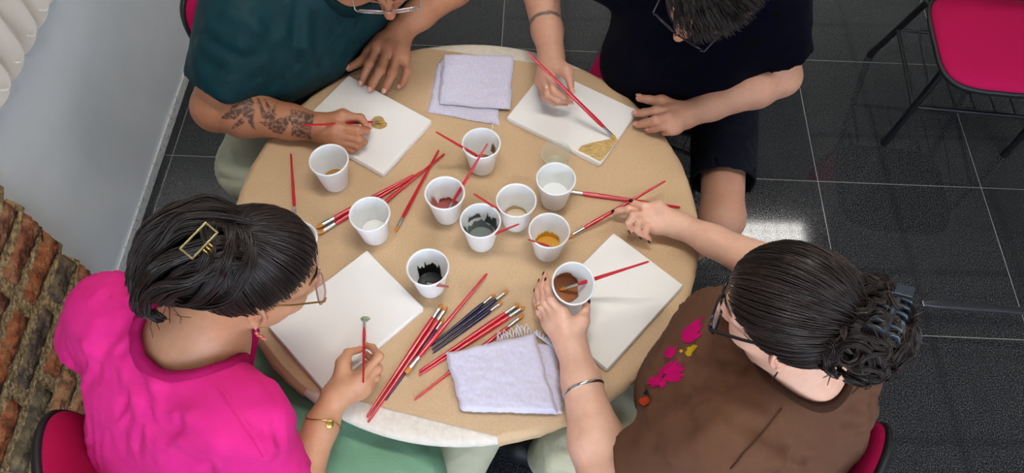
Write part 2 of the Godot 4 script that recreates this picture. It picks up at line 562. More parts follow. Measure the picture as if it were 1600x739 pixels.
# vertical fabric blinds, rounded at the hem, with a bead chain between neighbours
func blinds():
	var u0 := WU + 0.075
	var h0 := 0.868; var h1 := 2.5
	var d2 := (R(0, 0, 1) - R(0, 0, 0)); var d1 := (R(1, 0, 0) - R(0, 0, 0))
	var t := thing("vertical_blind", R(u0, h0, 1.85), "cream fabric vertical blind with rounded hems hanging before the window", "blind")
	var n := 16
	for i in n:
		var vc := 1.165 + 0.0895 * i
		var b := MB.new()
		var poly := PackedVector2Array()
		var hw := 0.0635
		poly.append(Vector2(-hw, h1 - h0)); poly.append(Vector2(-hw, 0.06))
		for k in range(1, 10):
			var a := PI * k / 10.0
			poly.append(Vector2(-hw * cos(a), 0.06 - 0.06 * sin(a)))
		poly.append(Vector2(hw, 0.06)); poly.append(Vector2(hw, h1 - h0))
		var tw := deg_to_rad(20.0)
		var ax := d2 * cos(tw) + d1 * sin(tw)
		b.prism(R(u0, h0, vc), ax, Vector3.UP, ax.cross(Vector3.UP).normalized(), poly, 0.0016)
		part("slat", b, M.blind, t)
		if i < n - 1:
			b = MB.new()
			for k in 10:
				var f := k / 9.0
				var p := R(u0 + 0.019 - 0.004 * f, h0 + 0.045 - 0.022 * sin(f * PI), vc + 0.012 + 0.055 * f)
				b.sphere(p, Vector3(0.0024, 0, 0), Vector3(0, 0.0024, 0), Vector3(0, 0, 0.0024), 5, 6)
			part("bead_chain", b, M.bead, t)
	var r := MB.new()
	r.box(R(u0, h1 + 0.02, 1.85), d1 * 0.02, Vector3(0, 0.02, 0), d2 * 0.76, 0.003)
	part("head_rail", r, M.lamp_white, t)

# exposed old brickwork: every brick is its own rough block in a coarse mortar bed
func brickwork():
	var d2 := (R(0, 0, 1) - R(0, 0, 0)); var d1 := (R(1, 0, 0) - R(0, 0, 0))
	var root := thing("brick_pier", R(WU, 0, 0.4), "exposed old brick masonry with thick mortar joints beside the grey wall", "brickwork")
	root.set_meta("kind", "structure")
	root.remove_meta("category"); root.remove_meta("label")
	root.name = "wall_brick"
	rng.seed = 5
	var tones := [S(164, 86, 42), S(142, 74, 42), S(116, 82, 56), S(98, 80, 60), S(124, 70, 48), S(110, 94, 66), S(92, 74, 58), S(150, 96, 58)]
	var mats := []
	var bn := noise_tex(0.03, Color(), Color(), 62, FastNoiseLite.TYPE_SIMPLEX, 6, [], true, 512, 9.0)
	for k in tones.size():
		var c: Color = tones[k]
		var tx := noise_tex(0.018, c.darkened(0.55), c.lightened(0.22), 70 + k, FastNoiseLite.TYPE_SIMPLEX, 6, [[0.35, c.darkened(0.25)], [0.5, c], [0.8, c.lerp(S(176, 148, 104), 0.55)]], false, 256)
		mats.append(grain(mat(Color.WHITE, 0.78), tx, bn, 3.2, 1.0, true))
	var mo := noise_tex(0.03, S(104, 84, 58), S(196, 168, 122), 66, FastNoiseLite.TYPE_SIMPLEX, 6, [[0.4, S(150, 122, 84)], [0.6, S(174, 146, 102)]], false, 512)
	M.mortar = grain(mat(Color.WHITE, 0.9), mo, bn, 3.0, 1.0, true)
	nz.seed = 4; nz.frequency = 1.0; nz.fractal_octaves = 4; nz.noise_type = FastNoiseLite.TYPE_SIMPLEX_SMOOTH
	# mortar bed, ragged at its far edge
	var rows := []
	var NH := 110; var NV := 150
	for i in NH:
		var row := []
		var h := 1.3 * i / (NH - 1)
		var edge := 1.036 + 0.018 * nz.get_noise_2d(h * 26.0, 3.0) + 0.012 * signf(sin(h * TAU / 0.1 + 0.6))
		for j in NV:
			var v := lerpf(-0.7, edge, float(j) / (NV - 1))
			var dd := 0.031 + 0.009 * nz.get_noise_3d(v * 34.0, h * 34.0, 0.0) + 0.008 * nz.get_noise_3d(v * 9.0, h * 11.0, 5.0)
			if j == NV - 1: dd = -0.002
			row.append(R(WU + dd, h, v))
		rows.append(row)
	var b := MB.new()
	b.sheet(rows, true)
	part("mortar_bed", b, M.mortar, root)
	# shapes shared by bricks of like size
	var shapes := []
	for k in 10:
		var q := MB.new()
		var L := [0.30, 0.26, 0.34, 0.14, 0.28, 0.2, 0.32, 0.25, 0.22, 0.29][k] as float
		var hh := [0.082, 0.072, 0.084, 0.078, 0.066, 0.08, 0.07, 0.084, 0.078, 0.068][k] as float
		var g := []
		var NX := 15; var NY := 7
		for i in NY:
			var row := []
			for j in NX:
				var a := float(j) / (NX - 1) * 2.0 - 1.0; var c := float(i) / (NY - 1) * 2.0 - 1.0
				var edge := maxf(absf(a), absf(c))
				var x := a * L * 0.5 + 0.005 * nz.get_noise_3d(c * 5.0, k * 7.0, a * 3.0); var y := c * hh * 0.5 + 0.003 * nz.get_noise_3d(a * 9.0, k * 11.0, c)
				var z := 0.009 + 0.007 * nz.get_noise_3d(a * 4.0, c * 3.4, k * 3.7) + 0.006 * nz.get_noise_3d(a * 17.0, c * 6.0, k * 5.1)
				if edge > 0.99: z = -0.03
				elif absf(c) > 0.6 or absf(a) > 0.85: z -= 0.003
				row.append(d2 * x + Vector3(0, y, 0) + d1 * z)
			g.append(row)
		q.sheet(g, true)
		shapes.append([q, L, hh])
	var made := {}
	for r in 13:
		var hc := 0.048 + 0.1 * r
		var v: float = 1.04 + [0.0, -0.01, 0.012, -0.016, 0.006][r % 5]
		while v > -0.6:
			var k := rng.randi() % shapes.size()
			var L: float = shapes[k][1]
			var m := rng.randi() % mats.size()
			if not made.has([k, m]): made[[k, m]] = shapes[k][0].mesh(mats[m])
			var turn := Basis(Vector3.UP, rng.randf_range(-0.02, 0.02)) * Basis(d1, rng.randf_range(-0.02, 0.02))
			var o := inst("brick", made[[k, m]], R(WU + 0.034 + rng.randf_range(-0.008, 0.008), hc + rng.randf_range(-0.005, 0.005), v - L * 0.5) - root.position, root, turn)
			v -= L + rng.randf_range(0.008, 0.02)
	# the plaster goes on above the masonry
	var pb := MB.new()
	pb.box((R(WU + 0.02, 1.3, -0.7) + R(WU + 0.02, 3.0, 1.03)) * 0.5, d1 * 0.025, Vector3(0, 0.85, 0), d2 * 0.865, 0.004)
	part("plaster", pb, M.wall, root)

# stacking chair in its own axes (front towards +z), then set down
func chair(at: Vector3, face: Vector2, label: String) -> Node3D:
	var t := thing("stacking_chair", Vector3.ZERO, label, "chair", "red stacking chairs")
	if not M.has("chair_meshes"):
		var me := {}
		# seat pad: rounded outline, domed
		var ring := func(hw: float, hd: float, ex: float, n: int) -> PackedVector2Array:
			var o := PackedVector2Array()
			for i in n:
				var a := TAU * i / n
				o.append(Vector2(signf(cos(a)) * pow(absf(cos(a)), ex) * hw, signf(sin(a)) * pow(absf(sin(a)), ex) * hd))
			return o
		var loops := func(specs: Array, n: int, place: Callable) -> MB:
			var b := MB.new()
			var rows := []
			for s in specs:
				var o: PackedVector2Array = ring.call(s[0], s[1], 0.45, n)
				var row := []
				for i in n + 1: row.append(place.call(o[i % n], s[2]))
				rows.append(row)
			b.sheet(rows)
			return b
		var sp := func(q: Vector2, h: float): return Vector3(q.x, h, q.y + 0.115)
		me.seat = loops.call([[0.001, 0.001, 0.472], [0.1, 0.1, 0.471], [0.17, 0.16, 0.468], [0.205, 0.195, 0.462], [0.222, 0.212, 0.452], [0.226, 0.216, 0.444], [0.222, 0.212, 0.436], [0.001, 0.001, 0.436]], 56, sp).mesh(M.chair_cloth)
		me.seat_shell = loops.call([[0.215, 0.205, 0.44], [0.231, 0.221, 0.442], [0.235, 0.225, 0.435], [0.231, 0.221, 0.424], [0.18, 0.17, 0.412], [0.001, 0.001, 0.41]], 56, sp).mesh(M.black_plastic)
		var bp := func(q: Vector2, h: float): return Vector3(q.x, 0.70 + q.y, -0.165 - (0.70 + q.y - 0.5) * 0.16 + q.x * q.x * 0.75 + h)
		me.backrest = loops.call([[0.001, 0.001, 0.03], [0.1, 0.08, 0.03], [0.17, 0.12, 0.028], [0.2, 0.145, 0.022], [0.212, 0.156, 0.01], [0.21, 0.154, 0.0]], 56, bp).mesh(M.chair_cloth)
		me.back_shell = loops.call([[0.2, 0.145, 0.008], [0.216, 0.16, 0.006], [0.22, 0.164, -0.002], [0.214, 0.158, -0.012], [0.12, 0.1, -0.02], [0.001, 0.001, -0.022]], 56, bp).mesh(M.black_plastic)
		var fx := 0.224
		me.leg_f = []; me.leg_b = []
		for s: float in [-1.0, 1.0]:
			var b := MB.new()
			b.tube(PackedVector3Array([Vector3(s * 0.19, 0.418, 0.2), Vector3(s * 0.205, 0.4, 0.235), Vector3(s * fx, 0.012, 0.225)]), PackedFloat32Array([0.0125, 0.0125, 0.0125]), 12)
			b.tube(PackedVector3Array([Vector3(s * fx, 0.03, 0.225), Vector3(s * fx, 0.0, 0.225)]), PackedFloat32Array([0.0155, 0.0155]), 12)
			me.leg_f.append(b.mesh(M.black_metal))
			b = MB.new()
			b.tube(PackedVector3Array([Vector3(s * 0.19, 0.418, -0.06), Vector3(s * 0.205, 0.4, -0.1), Vector3(s * fx, 0.012, -0.227)]), PackedFloat32Array([0.0125, 0.0125, 0.0125]), 12)
			b.tube(PackedVector3Array([Vector3(s * fx, 0.03, -0.225), Vector3(s * fx, 0.0, -0.228)]), PackedFloat32Array([0.0155, 0.0155]), 12)
			me.leg_b.append(b.mesh(M.black_metal))
		var b2 := MB.new()
		for s: float in [-1.0, 1.0]:
			b2.rod(Vector3(s * 0.19, 0.416, 0.2), Vector3(s * 0.19, 0.416, -0.1), 0.0115)
			b2.tube(PackedVector3Array([Vector3(s * 0.15, 0.416, -0.08), Vector3(s * 0.15, 0.43, -0.16), Vector3(s * 0.15, 0.56, -0.2), Vector3(s * 0.15, 0.74, -0.206)]), PackedFloat32Array([0.011, 0.011, 0.011, 0.011]), 10)
		me.rails = b2.mesh(M.black_metal)
		me.bars = []
		for s: float in [-1.0, 1.0]:
			var b := MB.new()
			b.rod(Vector3(s * 0.215, 0.22, 0.228), Vector3(s * 0.216, 0.22, -0.16), 0.0075)
			me.bars.append(b.mesh(M.black_metal))
		var b3 := MB.new(); b3.rod(Vector3(-0.215, 0.22, 0.226), Vector3(0.215, 0.22, 0.226), 0.0085); me.bars.append(b3.mesh(M.black_metal))
		b3 = MB.new(); b3.rod(Vector3(-0.216, 0.22, -0.155), Vector3(0.216, 0.22, -0.155), 0.0075); me.bars.append(b3.mesh(M.black_metal))
		me.rods = []
		for i in 5:
			var b := MB.new()
			var x := -0.14 + 0.07 * i
			b.tube(PackedVector3Array([Vector3(x, 0.226, 0.226), Vector3(x, 0.214, 0.1), Vector3(x, 0.214, -0.05), Vector3(x, 0.226, -0.155)]), PackedFloat32Array([0.003, 0.003, 0.003, 0.003]), 6)
			me.rods.append(b.mesh(M.black_metal))
		M.chair_meshes = me
	var k: Dictionary = M.chair_meshes
	inst("seat", k.seat, Vector3.ZERO, t); inst("seat_shell", k.seat_shell, Vector3.ZERO, t)
	inst("backrest", k.backrest, Vector3.ZERO, t); inst("backrest_shell", k.back_shell, Vector3.ZERO, t)
	for s in 2:
		inst("leg", k.leg_f[s], Vector3.ZERO, t); inst("leg", k.leg_b[s], Vector3.ZERO, t)
	inst("seat_frame", k.rails, Vector3.ZERO, t)
	for m in k.bars: inst("stretcher", m, Vector3.ZERO, t)
	for m in k.rods: inst("basket_rod", m, Vector3.ZERO, t)
	t.position = at
	t.rotation.y = atan2(face.x, face.y)
	return t

# the low black bar beyond the curly-haired painter
func floor_bar():
	var a := P(1441, 474, 0.13); var e := P(1603, 487, 0.13)
	var dir := (e - a).normalized(); var si := dir.cross(Vector3.UP).normalized()
	var t := thing("metal_rail", Vector3(a.x, 0, a.z), "long flat glossy black metal rail raised just off the dark floor", "rail")
	var b := MB.new()
	var pts := []
	var L := 0.75
	var rows := []
	for i in 26:
		var f := float(i) / 25.0
		var o := a + dir * (L * f) + Vector3(0, 0.004 * sin(f * 5.0), 0)
		var row := []
		for k in 13:
			var w := TAU * k / 12.0
			var sx := signf(cos(w)) * pow(absf(cos(w)), 0.5); var sy := signf(sin(w)) * pow(absf(sin(w)), 0.5)
			var end := 0.35 if i == 0 else 1.0
			row.append(o + si * sx * 0.0125 * end + Vector3(0, sy * 0.007 * end, 0))
		rows.append(row)
	b.sheet(rows)
	part("rail", b, M.rail, t)
	b = MB.new()
	b.tube(PackedVector3Array([a + si * -0.009 + Vector3(0, 0.004, 0) + dir * 0.006, a - dir * 0.002 + Vector3(0, 0.006, 0) - si * 0.004, a - dir * 0.001 + Vector3(0, 0.006, 0) + si * 0.006, a + si * 0.0095 + dir * 0.004]), PackedFloat32Array([0.0012, 0.0018, 0.0018, 0.0012]), 8)
	part("end_trim", b, M.chrome, t)
	b = MB.new()
	b.rod(a + si * 0.006 + dir * 0.004, a + si * 0.006 - dir * 0.05, 0.0022, 0.0022)
	part("pin", b, M.black_metal, t)
	for f in [0.42, 0.68]:
		b = MB.new()
		var p: Vector3 = a + dir * f
		b.rod(p, Vector3(p.x, 0.0, p.z), 0.006, 0.008, 10)
		part("foot", b, M.black_metal, t)

# ---------- the table and what lies on it ----------
const LAMP_E := 1.9
const TR := 0.566
func table():
	var t := thing("round_table", Vector3.ZERO, "round table with a cream cover, mostly hidden under brown paper", "table")
	var b := MB.new()
	b.lathe(Vector3.ZERO, Vector3.UP, PackedVector2Array([Vector2(0.0, TOP - 0.034), Vector2(TR - 0.012, TOP - 0.034), Vector2(TR - 0.003, TOP - 0.028), Vector2(TR, TOP - 0.018), Vector2(TR - 0.003, TOP - 0.007), Vector2(TR - 0.012, TOP - 0.0015), Vector2(TR - 0.03, TOP - 0.0003), Vector2(0.0, TOP - 0.0002)]), 120)
	part("tabletop", b, M.tablecloth, t)
	b = MB.new()
	b.lathe(Vector3.ZERO, Vector3.UP, PackedVector2Array([Vector2(0.045, 0.05), Vector2(0.035, 0.09), Vector2(0.035, 0.66), Vector2(0.12, TOP - 0.034)]), 24)
	part("column", b, M.black_metal, t)
	for i in 4:
		b = MB.new()
		var a := TAU * i / 4.0 + 0.4
		var d := Vector3(cos(a), 0, sin(a))
		b.tube(PackedVector3Array([d * 0.02 + Vector3(0, 0.07, 0), d * 0.2 + Vector3(0, 0.045, 0), d * 0.36 + Vector3(0, 0.018, 0)]), PackedFloat32Array([0.024, 0.02, 0.016]), 10)
		part("foot", b, M.black_metal, t)

# brown paper: two overlapping lengths, turned down over the rim except where the cream cover shows
func kraft():
	var y0 := TOP + 0.0006
	var A0 := P(468, 613, TOP); var A1 := P(782, 692, TOP)      # near edge of the paper
	var B0 := P(678, 73, TOP); var B1 := P(902, 104, TOP)       # far edge
	var S0 := P(663, 205, TOP); var S1 := P(645, 265, TOP)      # where one length laps over the other
	nz.frequency = 1.0
	nz.seed = 12
	var on_line := func(p: Vector3, q: Vector3, ext: float) -> Array:   # chord of the disc through two points
		var d := (q - p); d.y = 0; d = d.normalized()
		var c := Vector3(p.x, 0, p.z)
		var m := c.dot(d)
		var foot: Vector3 = c - d * m
		var h := sqrt(maxf(ext * ext - foot.length_squared(), 1e-6))
		return [foot - d * h, foot + d * h]
	var near: Array = on_line.call(A0, A1, TR)
	var far: Array = on_line.call(B0, B1, TR)
	var fA := atan2(near[0].z, near[0].x); var fB := atan2(far[0].z, far[0].x)
	if fB < fA: fB += TAU
	var gA := atan2(near[1].z, near[1].x); var gB := atan2(far[1].z, far[1].x)
	if gB > gA: gB -= TAU
	for side in 2:
		var rows := []
		var N := 90
		for i in N + 1:
			var f := float(i) / N
			var al := lerpf(fA, fB, f); var ar := lerpf(gA, gB, f)
			var l := Vector3(cos(al), 0, sin(al)) * (TR - 0.012); var r := Vector3(cos(ar), 0, sin(ar)) * (TR - 0.012)
			if i == 0 or i == N: pass
			# seam point on this row
			var sd := (S1 - S0); sd.y = 0
			var rd := r - l
			var de := sd.x * rd.z - sd.z * rd.x
			var k := clampf(((S0.x - l.x) * sd.z - (S0.z - l.z) * sd.x) / (rd.x * sd.z - rd.z * sd.x), 0.1, 0.9)
			var row := []
			var skirt := [[0.0, -0.0016], [0.007, -0.0055], [0.0125, -0.012], [0.0138, -0.022], [0.012, -0.034]]
			var out := func(p: Vector3, s: Array, ang: float) -> Vector3:
				var dv := Vector3(cos(ang), 0, sin(ang))
				var fold := 0.0035 * nz.get_noise_2d(ang * 7.0, 2.0) + 0.0025 * nz.get_noise_2d(ang * 23.0, 8.0)
				var w: float = s[0] / 0.0138
				return p + dv * (s[0] + maxf(fold, -0.001) * w) + Vector3(0, s[1] + (0.006 * nz.get_noise_2d(ang * 11.0, 5.0) if s[1] < -0.03 else 0.0), 0)
			if side == 0:
				for s in range(4, -1, -1): row.append(out.call(l + Vector3(0, y0 + 0.0012, 0), skirt[s], al))
			var c0 := 0.0 if side == 0 else k - 0.03
			var c1 := k if side == 0 else 1.0
			for j in range(1, 60):
				var g := lerpf(c0, c1, (j - (1.0 if side == 1 else 0.0)) / 59.0) if side == 1 else lerpf(c0, c1, j / 59.0)
				var p := l.lerp(r, g)
				var lift := 0.0011 * (nz.get_noise_2d(p.x * 9.0, p.z * 9.0) + 0.5 * nz.get_noise_2d(p.x * 24.0, p.z * 24.0)) + 0.0012
				if side == 1: lift += 0.0007 + (0.0008 if j < 3 else 0.0)
				row.append(p + Vector3(0, y0 + maxf(lift, 0.0002), 0))
			if side == 1:
				for s in 5: row.append(out.call(r + Vector3(0, y0 + 0.0019, 0), skirt[s], ar))
			rows.append(row)
		var b := MB.new()
		b.sheet(rows)
		# give the paper a face both ways
		var o := part("kraft_paper", b, M.kraft)
		tag(o, ["brown kraft paper laid over the table half nearer the grey wall", "brown kraft paper lapped over the other length, reaching the open side of the table"][side], "paper")

func cup_mesh() -> ArrayMesh:
	if not M.has("cup_mesh"):
		var b := MB.new()
		var pr := PackedVector2Array([Vector2(0.0, 0.004), Vector2(0.026, 0.004), Vector2(0.0285, 0.0), Vector2(0.0305, 0.001), Vector2(0.0312, 0.004), Vector2(0.0438, 0.086), Vector2(0.0445, 0.0905), Vector2(0.0462, 0.0912), Vector2(0.0473, 0.0925), Vector2(0.0475, 0.0945), Vector2(0.0465, 0.0962), Vector2(0.045, 0.0966), Vector2(0.0437, 0.0955), Vector2(0.0431, 0.092), Vector2(0.0425, 0.0845), Vector2(0.0303, 0.008), Vector2(0.0285, 0.0062), Vector2(0.0, 0.006)])
		b.lathe(Vector3.ZERO, Vector3.UP, pr, 56)
		M.cup_mesh = b.mesh(M.cup)
	return M.cup_mesh

# a cup: base point, axis; paint pool height and colour, smears [angle0, angle1, from, to, colour]
func cup(base: Vector3, ax: Vector3, label: String, pool := 0.0, pcol := Color.WHITE, smears := [], rough := 0.25) -> Node3D:
	var t := thing("plastic_cup", base, label, "cup", "white plastic cups on the table")
	var bs := Basis(Quaternion(Vector3.UP, ax.normalized()))
	inst("cup_wall", cup_mesh(), Vector3.ZERO, t, bs)
	var rin := func(h: float) -> float: return lerpf(0.0303, 0.0425, clampf((h - 0.008) / 0.0765, 0, 1)) - 0.0004
	nz.frequency = 1.0
	if pool > 0.0:
		var b := MB.new()
		var n := 40
		var c0 := b.vert(base + bs * Vector3(0, pool, 0), bs * Vector3.UP)
		for rr in [0.5, 0.85, 1.0]:
			for i in n:
				var a := TAU * i / n
				var r: float = rin.call(pool) * rr
				var hh := pool + (0.0012 * nz.get_noise_2d(cos(a) * 4.0 + base.x * 50.0, sin(a) * 4.0) if rr < 0.99 else 0.0018)
				b.vert(base + bs * Vector3(cos(a) * r, hh, sin(a) * r), bs * Vector3.UP)
		for i in n:
			var j := (i + 1) % n
			b.tri(c0, c0 + 1 + i, c0 + 1 + j)
			for q in 2: b.quad(c0 + 1 + q * n + i, c0 + 1 + q * n + j, c0 + 1 + (q + 1) * n + j, c0 + 1 + (q + 1) * n + i)
		part("paint", b, mat(pcol, rough), t)
	for s in smears:
		var b := MB.new()
		var rows := []
		var sd: float = s[0] * 3.0 + base.x * 31.0
		for i in 9:
			var row := []
			for j in 25:
				var f := j / 24.0
				var a: float = lerpf(s[0], s[1], f)
				var top: float = s[2] + (s[3] - s[2]) * clampf(0.72 + 0.55 * nz.get_noise_2d(f * 9.0, sd) + 0.14 * nz.get_noise_2d(f * 27.0, sd + 4.0), 0.02, 1.0) * smoothstep(0.0, 0.12, f) * smoothstep(1.0, 0.88, f)
				var h: float = lerpf(s[2], maxf(top, s[2] + 0.0006), i / 8.0)
				var r: float = rin.call(h) - 0.0004
				row.append(base + bs * Vector3(cos(a) * r, h, sin(a) * r))
			rows.append(row)
		b.sheet(rows)
		part("paint_smear", b, mat(s[4], 0.35), t)
	return t

func cup_at(px: float, py: float) -> Vector3:      # rim centre pixel -> base on the paper
	var p := P(px, py, TOP + 0.002 + 0.094)
	return Vector3(p.x, TOP + 0.002, p.z)

func cups():
	var up := Vector3.UP
	cup(cup_at(513.7, 250), up, "white plastic cup with a little ochre-brown paint, next to the tattooed forearm", 0.012, S(168, 118, 52))
	cup(cup_at(577.4, 334.3), up, "white plastic cup of milky white paint over the crossed red brushes", 0.016, S(238, 238, 234))
	cup(cup_at(694.8, 301.6), up, "white plastic cup with dusty red paint smeared up its side", 0.014, S(158, 74, 68), [[2.5, 3.9, 0.014, 0.062, S(196, 122, 112)], [0.2, 2.3, 0.014, 0.03, S(150, 66, 62)], [3.9, 6.2, 0.014, 0.03, S(170, 86, 80)]])
	cup(cup_at(752, 224), up, "white plastic cup with a brown streak inside, beside the folded lavender cloth", 0.008, S(136, 92, 44), [[-0.9, -0.35, 0.03, 0.066, S(132, 88, 40)], [-0.4, 0.15, 0.02, 0.06, S(140, 96, 50)]])
	cup(cup_at(806.7, 313), up, "white plastic cup with a thin beige ring of paint", 0.008, S(214, 196, 166), [[0.0, 6.28, 0.008, 0.024, S(196, 172, 132)]])
	cup(cup_at(750.6, 344.8), up, "white plastic cup with slate grey paint and dark strokes inside", 0.014, S(132, 140, 136), [[0.0, 6.28, 0.012, 0.05, S(120, 130, 128)], [2.3, 3.4, 0.03, 0.072, S(50, 58, 58)], [4.9, 6.5, 0.035, 0.074, S(44, 52, 52)], [3.7, 4.7, 0.05, 0.068, S(76, 86, 86)]])
	cup(cup_at(868.8, 279.4), up, "white plastic cup full of white liquid before the clear cup", 0.028, S(240, 242, 240))
	cup(cup_at(858.3, 360.3), up, "white plastic cup with mustard yellow paint", 0.014, S(206, 150, 36), [[0.4, 3.0, 0.014, 0.034, S(204, 146, 30)], [3.4, 5.9, 0.014, 0.036, S(210, 156, 44)]])
	cup(cup_at(668.4, 417.7), up, "white plastic cup with glossy black paint", 0.012, S(16, 17, 19), [[3.6, 5.6, 0.012, 0.06, S(18, 19, 21)], [-0.2, 1.2, 0.012, 0.036, S(20, 20, 22)]])
	cup(cup_at(463, 374), up, "white plastic cup half hidden by the dark-haired painter's forehead", 0.015, S(232, 232, 228))
	# clear tumbler, shorter
	var p := P(869.5, 239.4, TOP + 0.06)
	var t := thing("clear_cup", Vector3(p.x, TOP + 0.002, p.z), "small clear plastic cup behind the white liquid cup", "cup")
	var b := MB.new()
	var o := Vector3(p.x, TOP + 0.002, p.z)
	b.lathe(o, Vector3.UP, PackedVector2Array([Vector2(0.0, 0.0), Vector2(0.025, 0.0), Vector2(0.0262, 0.002), Vector2(0.0365, 0.055), Vector2(0.0385, 0.056), Vector2(0.0388, 0.058), Vector2(0.037, 0.059), Vector2(0.0355, 0.0565), Vector2(0.0252, 0.003), Vector2(0.0, 0.0025)]), 48)
	part("cup_wall", b, M.clear_cup, t)
	b = MB.new()
	b.lathe(o, Vector3.UP, PackedVector2Array([Vector2(0.0, 0.003), Vector2(0.0252, 0.003), Vector2(0.0272, 0.014), Vector2(0.0, 0.014)]), 40)
	var liq := mat(Color(0.86, 0.86, 0.72, 0.35), 0.05); liq.transparency = BaseMaterial3D.TRANSPARENCY_ALPHA
	part("liquid", b, liq, t)

# a paintbrush from the end of its handle to the tip of its bristles
func brush(e: Vector3, tip: Vector3, r: float, handle: Material, label: String, group := "", flat := false, fer := 0.03, bri := 0.017, paint: Material = null) -> Node3D:
	var L := (tip - e).length()
	var d := (tip - e) / L
	var t := thing("paintbrush", e.lerp(tip, 0.5), label, "paintbrush", group)
	var b := MB.new()
	var h := L - fer - bri
	var pts := PackedVector3Array(); var rr := PackedFloat32Array()
	for q in [[0.0, 0.25], [0.002, 0.42], [0.006, 0.5], [0.3 * h, 0.62], [0.62 * h, 0.86], [0.85 * h, 1.0], [0.95 * h, 0.92], [h, 0.74]]:
		pts.append(e + d * q[0]); rr.append(r * q[1])
	b.tube(pts, rr, 12)
	part("handle", b, handle, t)
	b = MB.new()
	var side := d.cross(Vector3.UP).normalized()
	pts = PackedVector3Array(); rr = PackedFloat32Array()
	for q in [[-0.001, 0.80], [0.003, 0.84], [0.0045, 0.9], [0.006, 0.84], [fer * 0.6, 0.88], [fer, 0.92]]:
		pts.append(e + d * (h + q[0])); rr.append(r * q[1])
	b.tube(pts, rr, 14, true, d.cross(side), 0.55 if flat else 1.0)
	part("ferrule", b, M.ferrule, t)
	b = MB.new()
	pts = PackedVector3Array(); rr = PackedFloat32Array()
	var prof := [[-0.001, 0.86], [bri * 0.4, 1.05], [bri * 0.8, 0.9], [bri, 0.75]] if flat else [[-0.001, 0.85], [bri * 0.35, 0.98], [bri * 0.75, 0.62], [bri, 0.16]]
	for q in prof:
		pts.append(e + d * (h + fer + q[0])); rr.append(r * q[1])
	b.tube(pts, rr, 12, true, d.cross(side), 0.45 if flat else 0.9)
	part("bristles", b, paint if paint else M.bristle, t)
	return t

func lying(ex: float, ey: float, tx: float, ty: float, r: float, m: Material, label: String, group := "", flat := false, lift := 0.0, fer := 0.03, bri := 0.017, h2 := 0.0):
	return brush(P(ex, ey, TOP + 0.003 + r * 0.6 + lift), P(tx, ty, TOP + 0.003 + r + (h2 if h2 > 0.0 else lift)), r, m, label, group, flat, fer, bri)

